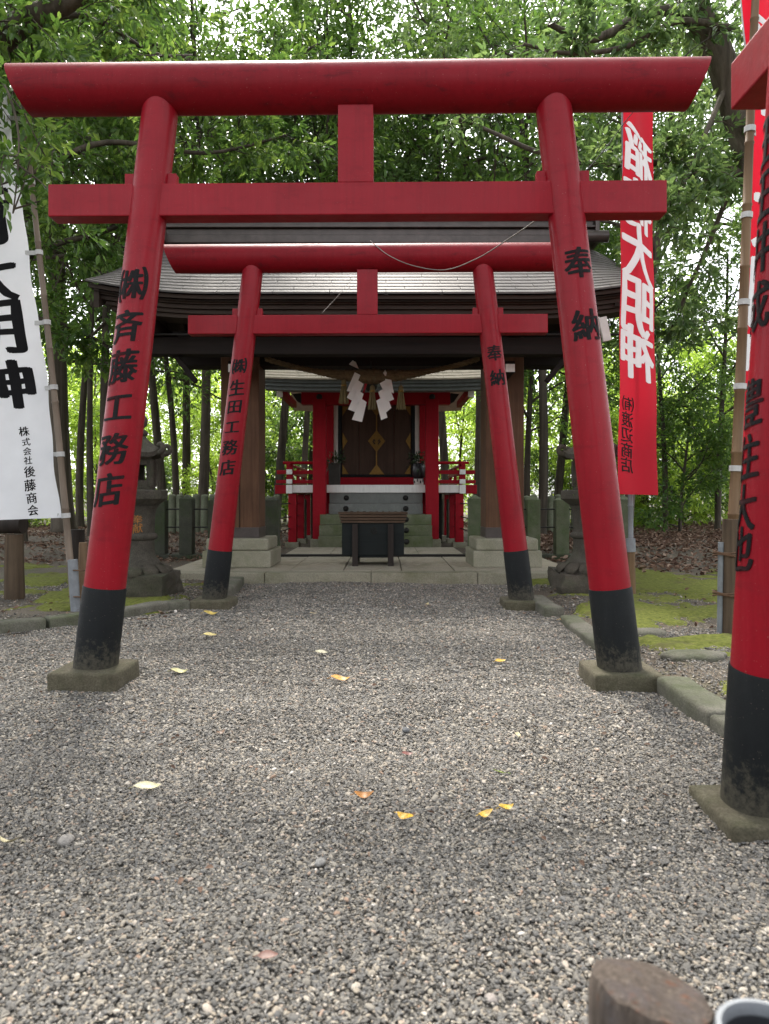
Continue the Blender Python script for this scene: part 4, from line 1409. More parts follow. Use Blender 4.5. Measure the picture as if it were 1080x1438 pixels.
# ------------------------------------------------------------------ stone lanterns
def lantern(x, y, z0, lab, rz, text):
    o = thing('stone_lantern', lab, 'stone lantern', (x, y, z0))
    c = Vector((x, y, z0))
    rk = MB().box(c + Vector((0, 0, .10)), (.68, .62, .26), taper=.94)
    rk.build('rock_base', M['lantern_rock'], o, subdiv=9, rough=.055, rfreq=5, smooth=25)
    MB().lathe(c, [(.30, .225), (.28, .25), (.22, .33), (.185, .345)], 24).build('lotus_base', M['lantern'], o, smooth=40)
    n = 11
    for k in range(n):
        a = 2 * math.pi * (k + .5) / n + rz
        d_ = Vector((math.cos(a), math.sin(a), 0)); s_ = Vector((-math.sin(a), math.cos(a), 0))
        vs_, fs_ = [], []
        for i in range(5):
            for j in range(5):
                u, v = i / 4 - .5, j / 4
                wd = .155 * math.sin(math.pi * (.18 + .64 * v))
                bul = (1 - (2 * u) ** 2) * .035 * math.sin(math.pi * min(1, v * .9 + .1))
                vs_.append(c + d_ * (.315 - .10 * v ** 1.6 + bul) + s_ * (u * wd) + Vector((0, 0, .23 + .105 * v + bul * .4)))
        fs_ = [(i * 5 + j, (i + 1) * 5 + j, (i + 1) * 5 + j + 1, i * 5 + j + 1) for i in range(4) for j in range(4)]
        MB().add(vs_, fs_).build('lotus_petal', M['lantern_rock'], o, smooth=True)
    sh = MB().lathe(c, [(.22, .335), (.205, .36), (.17, .40), (.158, .46), (.155, .55), (.158, .70), (.162, .80), (.17, .86), (.20, .90)], 28).build('shaft', M['lantern'], o, smooth=50)
    MB().lathe(c, [(.157, .565), (.178, .575), (.188, .60), (.178, .625), (.157, .635)], 28, caps=False).build('shaft_ring', M['lantern'], o, smooth=True)
    def hexl(prof, name, par=o, mt='lantern'):
        m = MB(); nn_ = 6
        vs_, fs_ = [], []
        for (r_, z_) in prof:
            for k in range(6):
                a = 2 * math.pi * k / 6 + rz
                vs_.append(c + Vector((r_ * math.cos(a), r_ * math.sin(a), z_)))
        for i in range(len(prof) - 1):
            for k in range(6):
                k2 = (k + 1) % 6
                fs_.append((i * 6 + k, i * 6 + k2, (i + 1) * 6 + k2, (i + 1) * 6 + k))
        fs_.append(tuple(range(5, -1, -1))); e = (len(prof) - 1) * 6; fs_.append(tuple(e + k for k in range(6)))
        return m.add(vs_, fs_).build(name, M[mt], par, bevel=.006, rough=.002)
    hexl([(.19, .895), (.27, .95), (.295, .965), (.295, 1.045), (.27, 1.055)], 'platform')
    # fire box: six posts and panels, openings on alternate sides
    fb = hexl([(.17, 1.056), (.17, 1.085)], 'fire_box')
    hexl([(.17, 1.345), (.18, 1.38)], 'fire_box_top')
    for k in range(6):
        a = 2 * math.pi * k / 6 + rz
        MB().box(c + Vector((.152 * math.cos(a), .152 * math.sin(a), 1.215)), (.05, .05, .262), Matrix.Rotation(a, 3, 'Z')).build('fire_box_post', M['lantern'], fb, bevel=.005)
        a2 = a + math.pi / 6
        rm = Matrix.Rotation(a2, 3, 'Z')
        d_ = Vector((math.cos(a2), math.sin(a2), 0)) * .125
        if k % 2:
            MB().box(c + d_ + Vector((0, 0, 1.215)), (.02, .13, .262), rm).build('fire_box_panel', M['lantern'], fb)
        else:
            MB().box(c + d_ + Vector((0, 0, 1.115)), (.02, .13, .06), rm).build('fire_box_panel', M['lantern'], fb)
            MB().box(c + d_ + Vector((0, 0, 1.32)), (.02, .13, .05), rm).build('fire_box_panel', M['lantern'], fb)
    # curved hexagonal roof, corners rolled up into scrolls
    NS, NT = 36, 8
    vs_, fs_ = [], []
    def rr(a, t):
        f = abs(((a - rz) / (math.pi / 3)) % 1 - .5) * 2          # 1 at corners
        base = .245 / math.cos((((a - rz) % (math.pi / 3)) - math.pi / 6))
        return (.06 + (base - .06) * t), f
    for i in range(NT + 1):
        t = i / NT
        for k in range(NS):
            a = 2 * math.pi * k / NS + rz
            r_, f = rr(a, t)
            z_ = 1.60 - .19 * (t ** .75) + .05 * f ** 3 * t ** 3
            vs_.append(c + Vector((r_ * math.cos(a), r_ * math.sin(a), z_)))
    for i in range(NT):
        for k in range(NS):
            k2 = (k + 1) % NS
            fs_.append((i * NS + k, (i + 1) * NS + k, (i + 1) * NS + k2, i * NS + k2))
    for k in range(NS):                                            # underside
        p = vs_[NT * NS + k]
        vs_.append(Vector((c.x + (p.x - c.x) * .97, c.y + (p.y - c.y) * .97, p.z - .045)))
    for k in range(NS):
        vs_.append(c + Vector((.12 * math.cos(2 * math.pi * k / NS + rz), .12 * math.sin(2 * math.pi * k / NS + rz), 1.378)))
    for k in range(NS):
        k2 = (k + 1) % NS
        for j in (NT, NT + 1):
            fs_.append((j * NS + k, (j + 1) * NS + k, (j + 1) * NS + k2, j * NS + k2))
    rf_ = MB().add(vs_, fs_).build('lantern_roof', M['lantern'], o, smooth=50)
    for k in range(6):
        a = 2 * math.pi * k / 6 + rz
        d_ = Vector((math.cos(a), math.sin(a), 0))
        pts = []
        for i in range(15):
            q = i / 14 * 4.6 - 1.9
            r_ = .052 - .030 * i / 14
            pts.append(c + d_ * (.275 + r_ * math.cos(q)) + Vector((0, 0, 1.465 + r_ * math.sin(q))))
        pts = [c + d_ * .20 + Vector((0, 0, 1.432))] + pts
        MB().tube(pts, [.034] + [.030 - .010 * i / 14 for i in range(15)], 8).build('roof_scroll', M['lantern'], rf_, smooth=True)
    MB().lathe(c, [(.085, 1.585), (.10, 1.61), (.075, 1.635), (.055, 1.65), (.085, 1.69), (.095, 1.735), (.07, 1.785), (.02, 1.835), (.002, 1.845)], 18).build('finial', M['lantern'], o, smooth=True)
    if text:
        def fn(u, v, lift):
            q = R(-90 + 18) + u / .16
            return Vector(((.159 + lift) * math.cos(q), (.159 + lift) * math.sin(q), v))
        lettering([('奉', 0, .775, .09, .09), ('献', 0, .685, .09, .09)], fn, M['orange_ink'], o, weight=.01, cut_u=.02)
    tw = np.array([[random.uniform(-.26, .26), random.uniform(-.26, .1), 1.05] for _ in range(16)])
    b, a, nr, ln, ti = sprays(tw, unit(RNG.normal(size=(16, 3)) * .5 + np.array([0, 0, .6])), 7, .035, twig_len=.05)
    me = leaf_mesh('weeds', b, a, nr, ln, M['leaf_canopy'], tint=ti)
    wd = bpy.data.objects.new('weeds', me); link(wd, o)
    return o
lantern(-2.41, 7.03, .02, 'grey stone lantern on a rough rock base with faded orange writing on its shaft', R(35), True)
lantern(2.07, 7.28, .02, 'grey stone lantern on the red banner side, mostly behind the big torii pillar', R(5), False)

# ------------------------------------------------------------------ stone fence in front, palisade behind
def fence_line(pxs, d, lab, mt, ends):
    xs = [(p - 540) / FPX * d for p in pxs]
    o = thing('stone_fence', lab, 'stone fence', (sum(xs) / len(xs), d, 0))
    MB().bb((min(xs) - .2, d - .14, -.05), (max(xs) + ends, d + .14, .14)).build('fence_kerb', M['fence_stone'], o, bevel=.012)
    for i, x in enumerate(xs):
        h = random.uniform(-.01, .02)
        m = MB()
        m.bb((x - .1, d - .1, .14), (x + .1, d + .1, .97 + h))
        p = m.build('fence_post', M[mt] if i != len(xs) - 1 or mt != 'fence_stone' else M['fence_stone'], o, bevel=.012)
        MB().add([(x - .1, d - .1, .972 + h), (x + .1, d - .1, .972 + h), (x + .1, d + .1, .972 + h), (x - .1, d + .1, .972 + h), (x, d, 1.03 + h)],
                 [(0, 1, 4), (1, 2, 4), (2, 3, 4), (3, 0, 4), (3, 2, 1, 0)]).build('post_cap', M[mt], p)
    for z in (.825, .55):
        MB().tube([(min(xs), d, z), (max(xs), d, z)], .011, 8).build('iron_rod', M['iron'], o)
    return o
fence_line([147, 186, 225, 263, 303, 343, 383], 11.0, 'dark stone post fence with iron rods left of the shrine', 'fence_stone', .12)
fence_line([667, 708, 748, 788, 832, 876], 11.0, 'greenish stone post fence with iron rods right of the shrine', 'fence_stone_pale', .12)
def fence_return(x, lab):
    o = thing('stone_fence', lab, 'stone fence', (x, 13, 0))
    for y in (14.8, 16.6):
        MB().bb((x - .1, y - .1, .05), (x + .1, y + .1, .98)).build('fence_post', M['fence_stone'], o, bevel=.012)
    for z in (.90, .66, .45):
        MB().tube([(x, 11.1, z), (x, 16.6, z)], .011, 8).build('iron_rod', M['iron'], o)
fence_return((383 - 540) / FPX * 11, 'stone fence running back beside the left veranda')
fence_return((667 - 540) / FPX * 11, 'stone fence running back beside the right veranda')

def palisade(x0, x1, d, lab):
    o = thing('palisade_fence', lab, 'palisade', ((x0 + x1) / 2, d, .1))
    n = int(round((x1 - x0) / .19))
    base = MB()
    base.lathe((0, 0, 0), [(.088, -.3), (.09, .5), (.086, .93), (.06, .955), (.002, .97)], 9)
    src = None
    for i in range(n):
        x = x0 + .19 * i
        loc = (x - (x0 + x1) / 2, random.uniform(-.012, .012), random.uniform(-.02, .03))
        if src is None:
            src = base.build('pile', M['pile'], o, smooth=40, local=True)
            src.location = loc
        else:
            share(src, 'pile', o, loc, (random.uniform(-.015, .015), random.uniform(-.012, .012), random.random() * 6))
palisade(-5.4, -2.4, 17.0, 'pale green concrete palisade seen behind the fence left of the shrine')
palisade(2.4, 5.75, 17.0, 'pale green concrete palisade seen behind the fence right of the shrine')

# ------------------------------------------------------------------ banners
def banner(lab, base, top, cloth_fn, cw, ch, mt, pole_r, texts, pmat, ties, pipe=None, stake=None, edge=None):
    base, top = Vector(base), Vector(top)
    o = thing('nobori_banner', lab, 'banner', base)
    # bamboo pole with nodes
    pts, rad = [], []
    nn_ = 11
    Lp = (top - base).length
    k = 0
    for i in range(nn_ * 4 + 1):
        f = i / (nn_ * 4)
        pts.append(base.lerp(top, f) + Vector((.012 * math.sin(f * 5), 0, 0)))
        rad.append(pole_r * (1 - .35 * f) * (1.12 if i % 4 == 0 else 1.0))
    pole = MB()
    P2, R2 = [], []
    for i in range(nn_ + 1):
        f = i / nn_
        q = base.lerp(top, f) + Vector((.012 * math.sin(f * 5), 0, 0))
        dd = (top - base).normalized()
        r_ = pole_r * (1 - .35 * f)
        for off, s in ((-.012, 1.0), (-.004, 1.14), (.004, 1.14), (.010, 1.0)):
            P2.append(q + dd * off); R2.append(r_ * s)
    pole.tube(P2, R2, 14).build('pole', pmat, o, smooth=40)
    m = MB().grid(lambda u, v: cloth_fn(u * cw, -v * ch, 0), 20, 70)
    cl = m.build('cloth', mt, o, smooth=True)
    for items, ink, mir, wt in texts:
        lettering(items, cloth_fn, ink, cl, mirror=mir, cut_u=.05, cut_v=.08, local=False, brush=.9, weight=wt)
    if edge is not None:
        m = MB()
        for u0 in edge:
            pts = [cloth_fn(u0, -v / 40 * ch, .001) for v in range(41)]
            m.tube(pts, .006, 5)
        m.build('hem', M['tie'], cl)
    for zt_ in ties:
        f = (zt_ - base.z) / (top.z - base.z)
        q = base.lerp(top, f) + Vector((.012 * math.sin(f * 5), 0, 0))
        v = (cloth_top_z(cloth_fn) - zt_)
        e = cloth_fn(.03, -min(max(v, .02), ch), 0)
        r_ = pole_r * (1 - .35 * f) * 1.18
        m = MB()
        dd = (top - base).normalized()
        m.tube([q - dd * .02, q + dd * .02], r_ + .004, 14)
        ed = Vector((e.x, e.y, q.z))
        w = (ed - q)
        if w.length > .01:
            s = w.normalized(); nrm = Vector((-s.y, s.x, 0)) * .003
            m.box((q + ed) / 2, (w.length, .006, .036), Matrix.Rotation(math.atan2(s.y, s.x), 3, 'Z'))
        m.build('tie_loop', M['tie'], o)
    return o
def cloth_top_z(fn): return fn(0, 0, 0).z

# white banner on the left
D = 6.1
pb, pt_ = at(105, 860, D), at(24, 40, D)
pb.z = gz(pb.x, pb.y) - .05
ctop, cbot = at(8, 100, D), at(88, 727, D)
LW = (ctop - cbot).length
def white_fn(u, v, lift):
    f = -v / LW
    p = ctop.lerp(cbot, f)
    wv = .026 * math.sin(u * 9 + v * 2.0) + .02 * math.sin(v * 4.2 + u * 5) + .014 * math.exp(-u * 5) * math.sin(v * 11.5)
    return Vector((p.x - u, p.y + wv - .05 * u - lift, p.z - .035 * u))
def vz(y):
    return -(ctop.z - zt(y, D)) / (ctop.z - cbot.z) * LW
S = .44
big = [(c_, .345, vz(y), S, S * h) for c_, y, h in (('稲', 205, 1.0), ('荷', 303, 1.15), ('大', 388, 1.0), ('明', 462, 1.0), ('神', 540, .9))]
u_of = lambda px, y: (ctop.lerp(cbot, -vz(y) / LW).x - (px - 540) / FPX * D)
small = [(c_, u_of(px, y), vz(y), s, s) for c_, px, y, s in (('株', 32, 604, .082), ('式', 35, 619, .066), ('会', 37, 632, .066), ('社', 39, 645, .068), ('後', 42, 661, .095), ('藤', 43, 680, .10), ('商', 45, 698, .092), ('会', 47, 715, .088))]
# u runs to the left here, so the lettering is mirrored in u to read correctly
banner('white cloth banner with black characters on a leaning bamboo pole at the left edge', pb, pt_, white_fn, .72, LW, M['cloth_white'], .030,
       [(big, M['ink'], True, .042), (small, M['ink'], True, .018)], M['bamboo_grey'],
       [zt(y, D) for y in (167, 256, 355, 453, 544, 638, 724)])
st = at(116, 846, 6.25); st.z = gz(st.x, st.y)
o = MB().tube([st + Vector((0, 0, -.05)), st + Vector((.0, 0, .25)), st + Vector((.005, 0, .56))], [.036, .037, .034], 12).build('wooden_stake', M['stake'], None, smooth=40)
tag(o, 'short brown wooden stake tied beside the white banner pole', 'stake')
pp = at(107, 862, 6.02); pp.z = gz(pp.x, pp.y)
o = thing('grey_pipe_socket', 'grey pipe holding the foot of the white banner pole', 'pipe', pp)
MB().tube([pp + Vector((.0, 0, -.05)), pp + Vector((-.03, 0, .43))], .040, 16).build('pipe', M['pipe'], o, smooth=50)
for z in (.12, .34):
    MB().tube([pp + Vector((-.06 - .002, 0, z)), pp + Vector((.01, -.046, z + .005)), pp + Vector((.07, -.03, z)), pp + Vector((.10, .05, z))], .006, 6).build('binding_wire', M['twine'], o)

# red banner beside the right lantern, seen from its back
D = 6.66
pb = at(886, 850, 6.98); pb.z = gz(pb.x, pb.y) - .05
pt_ = at(876, 112, 6.98)
ctop2 = at(878, 108, D); cbot2 = at(866, 694, D)
LW2 = (ctop2 - cbot2).length
def red_fn(u, v, lift):
    f = min(1.1, -v / LW2)
    p = ctop2.lerp(cbot2, f)
    a = R(47 - 12 * f)
    fold = .022 * math.sin(u * 11 + v * 1.3) * (1 - .5 * f) + .008 * math.sin(v * 6)
    dx, dy = math.cos(a), math.sin(a)
    return Vector((p.x + u * dx + (fold - lift) * dy * .6, p.y + u * dy - (fold + lift) * dx - lift, p.z - .01 * u))
def vz2(y): return -(ctop2.z - zt(y, D)) / (ctop2.z - cbot2.z) * LW2
bigr = [(c_, .31, vz2(y), .54, h) for c_, y, h in (('稲', 203, .45), ('荷', 277, .44), ('大', 345, .55), ('明', 424, .52), ('神', 490, .50))]
smallr = [(c_, .15, vz2(y), .20, .14) for c_, y in (('㈲', 565), ('渡', 587), ('辺', 609), ('商', 631), ('店', 652))]
banner('red cloth banner with white reversed characters beside the right stone lantern', pb, pt_, red_fn, .62, LW2, M['cloth_red'], .026,
       [(bigr, M['white_ink'], True, .034), (smallr, M['ink'], True, .016)], M['pipe'], [zt(217, 6.9)])
pp = at(886, 852, 6.96); pp.z = gz(pp.x, pp.y)
o = thing('bamboo_socket', 'bamboo stub with a grey sleeve holding the red banner pole', 'bamboo stake', pp)
MB().tube([pp + Vector((.0, 0, -.05)), pp + Vector((.0, 0, .02)), pp + Vector((0, 0, .30)), pp + Vector((-.0, 0, .42))], [.042, .047, .040, .040], 14).build('bamboo_stub', M['bamboo'], o, smooth=50)
MB().tube([pp + Vector((-.0, 0, .422)), pp + Vector((-.005, 0, .55))], .046, 14).build('grey_sleeve', M['pipe'], o, smooth=50)

# nearer red banner behind the sideways torii
D = 5.13
pb = at(1020, 892, D); pb.z = gz(pb.x, pb.y) - .05
pt_ = at(1066, -60, D)
ctop3 = at(1040, -30, D); cbot3 = at(1031, 662, D)
LW3 = (ctop3 - cbot3).length
def near_fn(u, v, lift):
    f = min(1.1, -v / LW3)
    y_ = -30 + 692 * f
    px_ = np.interp(y_, [-40, 55, 150, 300, 540, 700], [1040, 1052, 1064, 1055, 1039, 1026])
    p = at(px_, y_, D)
    a = R(24)
    fold = .03 * math.sin(u * 10 + v * 1.1) + .01 * math.sin(v * 5)
    return Vector((p.x + u * math.cos(a) + (fold - lift) * math.sin(a) * .4, p.y + .03 + u * math.sin(a) - fold - lift, p.z))
def vz3(y): return -(y + 30) / 692 * LW3
bign = [(c_, .30, vz3(y), .44, h) for c_, y, h in (('稲', 60, .45), ('荷', 170, .45), ('大', 290, .55), ('明', 410, .5), ('神', 500, .45))]
banner('red banner on a brown bamboo pole, partly hidden behind the sideways torii pillar', pb, pt_, near_fn, .60, LW3, M['cloth_red'], .040,
       [(bign, M['white_ink'], True, .036)], M['bamboo'], [zt(y, D) for y in (182, 303, 425, 543, 658)], edge=(0.0,))
st = at(1023, 895, 5.02); st.z = gz(st.x, st.y)
o = thing('wooden_stake', 'thick wooden stake with grey pipe bound to the brown bamboo pole', 'stake', st)
MB().tube([st + Vector((0, 0, -.05)), st + Vector((.008, 0, .35)), st + Vector((.018, 0, .80))], [.052, .054, .055], 16).build('stake', M['post_wood'], o, smooth=40)
MB().tube([st + Vector((-.062, -.0, -.05)), st + Vector((-.052, -.0, .64))], .019, 12).build('pipe', M['pipe_old'], o, smooth=50)
for z in (.27, .55):
    m = MB()
    for k in range(3):
        pts = [st + Vector((-.02 + .085 * math.cos(a), .066 * math.sin(a), z + .012 * k + .008 * math.sin(a * 2 + k))) for a in [2 * math.pi * i / 20 for i in range(21)]]
        m.tube(pts, .005, 5, caps=False)
    m.tube([st + Vector((.0, -.065, z)), st + Vector((.05, -.09, z - .03)), st + Vector((.08, -.08, z + .01))], .004, 5)
    m.build('binding_twine', M['twine'], o)

# ------------------------------------------------------------------ wooden rail at the left edge
c = at(20, 850, 6.67); c.z = gz(c.x, c.y)
o = thing('wooden_rail', 'weathered round post carrying a dark log rail at the left edge', 'wooden rail', c)
MB().lathe(c, [(.085, -.05), (.088, .1), (.082, .35), (.078, .60)], 18, rough=.12, seed=3).build('post', M['post_wood'], o, smooth=40)
MB().tube([c + Vector((-1.4, .15, .66)), c + Vector((-.6, .06, .675)), c + Vector((.095, -.02, .69))], [.085, .082, .078], 16).build('rail', M['box_leg'], o, smooth=40)
MB().lathe(c + Vector((.12, 1.1, 0)), [(.07, -.05), (.07, .60)], 14, rough=.1, seed=5).build('rear_post', M['box_leg'], o, smooth=40)

# ------------------------------------------------------------------ foreground stump and pipe
c = at(917, 1400, .75)
o = MB()
n = 36
c0 = Vector((c.x, .755, 0))
vs_, fs_ = [], []
rings = [(1.0, -.05), (1.0, .15), (1.0, .30), (1.0, .44), (.985, .462), (.93, .474), (.6, .479), (.25, .480)]
for (s, z) in rings:
    for k in range(n):
        a = 2 * math.pi * k / n
        r_ = .0635 * s * (1 + .05 * noise.noise(Vector((math.cos(a) * 2.5, math.sin(a) * 2.5, 0))) + .012 * noise.noise(Vector((math.cos(a) * 14, math.sin(a) * 14, 0))))
        zz = z
        if z > .4: zz += -.012 * math.cos(a) - .006 * math.sin(a) + .006 * noise.noise(Vector((math.cos(a) * 3 * s, math.sin(a) * 3 * s, 4)))
        vs_.append(c0 + Vector((r_ * math.cos(a), r_ * math.sin(a), zz)))
for i in range(len(rings) - 1):
    for k in range(n):
        k2 = (k + 1) % n
        fs_.append((i * n + k, i * n + k2, (i + 1) * n + k2, (i + 1) * n + k))
fs_.append(tuple((len(rings) - 1) * n + k for k in range(n)))
o.add(vs_, fs_)
tag(o.build('wooden_post', M['stump'], None, smooth=50), 'blurred weathered round post top close to the viewer', 'wooden post')
c = Vector(((1082 - 540) / FPX * .70, .70, 0))
o = thing('plastic_pipe', 'pale grey open pipe end beside the blurred post', 'pipe', c)
prof = [(.050, -.05), (.050, .464), (.0485, .470), (.0435, .470), (.042, .464), (.042, .30)]
MB().lathe(c, prof, 32, caps=False).build('pipe_wall', M['pipe'], o, smooth=50)
MB().lathe(c, [(.0405, .30), (.0405, .458)], 32, caps=False).build('pipe_lining', M['pipe_dark'], o, smooth=50)
MB().lathe(c, [(.041, .298), (.001, .299)], 32, caps=False).build('pipe_bottom', M['pipe_dark'], o)

# ------------------------------------------------------------------ wires
def wire(pts, r_, lab, mt='wire'):
    P = [Vector(p) for p in pts]
    out = []
    for i in range(len(P) - 1):
        p0, p1, p2, p3 = P[max(0, i - 1)], P[i], P[i + 1], P[min(len(P) - 1, i + 2)]
        for k in range(8):
            t = k / 8
            out.append(.5 * ((2 * p1) + (p2 - p0) * t + (2 * p0 - 5 * p1 + 4 * p2 - p3) * t * t + (-p0 + 3 * p1 - 3 * p2 + p3) * t ** 3))
    out.append(P[-1])
    return tag(MB().tube(out, r_, 6).build('loose_wire', M[mt], None, smooth=True), lab, 'wire')
wire([at(520, 338, 6.45), at(545, 358, 6.36), at(580, 373, 6.30), at(625, 379, 6.2), at(670, 363, 5.6), at(715, 335, 4.9), at(757, 306, 4.1), at(775, 290, 3.9)], .004, 'thin pale wire looping from the second torii top beam to the big pillar')
wire([at(452, 440, 6.46), at(475, 415, 6.9), at(497, 388, 7.5)], .002, 'short thin wire from the second torii tie beam up to the eave')
wire([at(800, 262, 3.9), at(845, 215, 5.0), at(900, 145, 6.6), at(985, 60, 7.5), at(1085, 10, 8.5)], .0035, 'thin dark cable rising from the big pillar to the upper edge', 'cable')

# ------------------------------------------------------------------ moss sheets, tufts, litter
def moss_sheet(x0, x1, y0, y1, thr, seed, st, lab, clear=None):
    m = MB()
    nu, nv = int((x1 - x0) / st), int((y1 - y0) / st)
    def fn(u, v):
        x, y = x0 + (x1 - x0) * u, y0 + (y1 - y0) * v
        e = min(u, 1 - u, v, 1 - v) * 10
        q = noise.noise(Vector((x * .9, y * .7, seed))) + .5 * noise.noise(Vector((x * 2.6, y * 2.6, seed))) + .28 * noise.noise(Vector((x * 8, y * 8, seed)))
        h = (q - thr) * .11 - .05 * max(0, 1 - e)
        h = max(-.05, min(.022, h)) + .006 * noise.noise(Vector((x * 22, y * 22, 1))) + .003 * noise.noise(Vector((x * 55, y * 55, 1)))
        return (x, y, gz(x, y) + h)
    m.grid(fn, nu, nv)
    o = m.build('moss', M['moss'], None, smooth=True)
    return tag(o, lab, None, None, 'stuff')
moss_sheet(1.55, 5.5, 4.9, 9.8, -.27, 4.0, .05, 'bright green moss carpet on the ground beyond the right kerb')
moss_sheet(1.55, 2.9, 2.9, 4.95, -.30, 9.0, .03, 'patchy moss between gravel near the sideways torii')
moss_sheet(-3.3, -1.72, 6.0, 8.1, -.25, 2.0, .035, 'dull moss bed around the left stone lantern')
moss_sheet(-5.6, -2.4, 6.6, 10.4, .12, 6.0, .06, 'thin moss on the soil behind the white banner')

def ground_leaves(n, fx, fy, size, lab, name='leaf_litter', dens=None, lift=.02, zjit=.03):
    xs, ys = [], []
    while len(xs) < n:
        x, y = random.uniform(*fx), random.uniform(*fy)
        if dens is None or random.random() < dens(x, y):
            xs.append(x); ys.append(y)
    b = np.array([[x, y, gz(x, y) + lift * .3 + random.random() * zjit] for x, y in zip(xs, ys)])
    ax = RNG.normal(size=(n, 3)); ax[:, 2] *= .28
    nr = np.array([0, 0, 1.0]) + RNG.normal(size=(n, 3)) * .45
    me = leaf_mesh(name, b, ax, nr, size * RNG.uniform(.6, 1.3, n), M['litter'], width=.5, tint=np.clip(RNG.beta(2, 2, n), 0, 1), fold=.16)
    o = bpy.data.objects.new(name, me); link(o)
    return tag(o, lab, None, None, 'stuff')
def litter_d(x, y):
    q = .45 + .6 * noise.noise(Vector((x * .5, y * .4, 8)))
    if y < 11: q *= max(0, (y - 8.6) / 2.4)
    return q + .25
ground_leaves(20000, (2.3, 12), (8.7, 23), .09, 'brown dead leaves carpeting the ground under the trees on the right', dens=litter_d, zjit=.07)
ground_leaves(11000, (-11, -1.7), (10.2, 23), .07, 'brown dead leaves scattered under the trees on the left', dens=lambda x, y: .3 + .6 * noise.noise(Vector((x * .5, y * .5, 3))), zjit=.05)
ground_leaves(500, (-3.5, 3.5), (5.2, 11), .05, 'small dry leaf scraps on moss and soil', name='leaf_scraps', dens=lambda x, y: 1.0 if (x > 1.6 or x < -1.8) else 0.0, zjit=.012)

ground_leaves(420, (-2.6, 1.35), (1.6, 8.2), .022, 'tiny broken leaf scraps strewn on the gravel', name='leaf_scraps', zjit=.004, lift=.05)
m = MB()
for _ in range(70):
    x, y = random.uniform(-2.5, 1.35), random.uniform(1.7, 8.2)
    a, l_ = random.uniform(0, 6.28), random.uniform(.03, .11)
    p = Vector((x, y, gz(x, y) + .018)); d_ = Vector((math.cos(a), math.sin(a), .06)) * l_ * .5
    k = Vector((-d_.y, d_.x, 0)) * random.uniform(-.3, .3)
    m.tube([p - d_, p + k, p + d_], [.0016, .0014, .0008], 4)
tag(m.build('twigs', M['bark_dark'], None), 'thin broken twigs strewn on the gravel', None, None, 'stuff')
# single leaves and stones lying on the gravel
LEAVES = [
    (207, 1112, .10, .25, (0.52, 0.47, 0.27), 'long pale cream leaf lying on the open gravel, left side'),
    (14, 1190, .085, 2.9, (0.52, 0.46, 0.28), 'pale leaf with a brown tip at the very left edge of the gravel'),
    (252, 947, .11, .2, (0.42, 0.40, 0.18), 'pale yellow curled leaf on gravel right of the big torii left plinth'),
    (452, 921, .10, -.2, (0.36, 0.33, 0.20), 'dull cream leaf on gravel, farthest along the middle of the path'),
    (478, 957, .12, .1, (0.55, 0.27, 0.05), 'orange yellow leaf on the middle of the path'),
    (703, 935, .09, .5, (0.58, 0.36, 0.05), 'small yellow leaf left of the big torii right plinth'),
    (728, 1039, .06, 1.4, (0.50, 0.44, 0.26), 'tiny pale leaf below the big torii right plinth'),
    (702, 1092, .065, 2.7, (0.22, 0.30, 0.05), 'small green leaf on the gravel'),
    (511, 1126, .075, .1, (0.35, 0.15, 0.03), 'orange brown spotted leaf on the gravel in the middle'),
    (569, 1160, .07, -.7, (0.62, 0.36, 0.03), 'broad bright yellow leaf on the gravel'),
    (682, 1155, .062, .5, (0.58, 0.36, 0.04), 'narrow yellow leaf, left one of a close pair'),
    (711, 1144, .062, .4, (0.60, 0.38, 0.04), 'narrow yellow leaf, right one of a close pair'),
    (572, 1063, .05, .2, (0.16, 0.05, 0.04), 'small dark red leaf on the gravel'),
    (310, 1034, .05, .8, (0.16, 0.09, 0.05), 'small curled brown leaf on the gravel'),
    (296, 866, .14, .1, (0.55, 0.40, 0.08), 'yellow leaf just in front of the second torii left foot'),
    (295, 897, .11, .1, (0.50, 0.40, 0.10), 'yellow leaf on gravel nearer than the second torii left foot'),
    (795, 875, .13, .1, (0.60, 0.34, 0.05), 'orange yellow leaf beside the short right kerb stone'),
    (376, 1360, .05, .1, (0.15, 0.06, 0.04), 'red brown leaf low on the nearest gravel'),
    (440, 865, .08, .6, (0.30, 0.24, 0.14), 'dry tan leaf on far gravel before the terrace'),
    (600, 850, .08, 1.1, (0.40, 0.34, 0.18), 'pale leaf on far gravel toward the second torii right foot'),
]
for px, py, ln, rz, c_, lab in LEAVES:
    ln *= .86
    d = .985 * FPX / (py - HOR)
    p = at(px, py, d); p.z = gz(p.x, p.y) + .022
    m = MB()
    n = 8
    vs_, fs_ = [], []
    ca, sa = math.cos(rz), math.sin(rz)
    for i in range(n + 1):
        f = i / n
        w = ln * .20 * math.sin(math.pi * f ** .85) + .0012
        bend = ln * (.16 * (2 * f - 1) ** 2 + .06 * math.sin(5 * f + px))
        for s in (-1, 0, 1):
            x, y = (f - .5) * ln, s * w + .04 * ln * math.sin(f * 3)
            vs_.append(p + Vector((x * ca - y * sa, x * sa + y * ca, bend + abs(s) * w * .3 + s * w * .32)))
    for i in range(n):
        for s in range(2):
            fs_.append((i * 3 + s, (i + 1) * 3 + s, (i + 1) * 3 + s + 1, i * 3 + s + 1))
    m.add(vs_, fs_)
    e = Vector((ln * .5 * ca, ln * .5 * sa, .10 * ln))
    m.tube([p - Vector((e.x, e.y, -e.z)), p - Vector((e.x * 1.4, e.y * 1.4, -e.z * .6))], .0012, 4)
    tag(m.build('fallen_leaf', flat_leaf('fallen_leaf', c_), None, smooth=True), lab, 'leaf', 'single leaves fallen on the gravel')
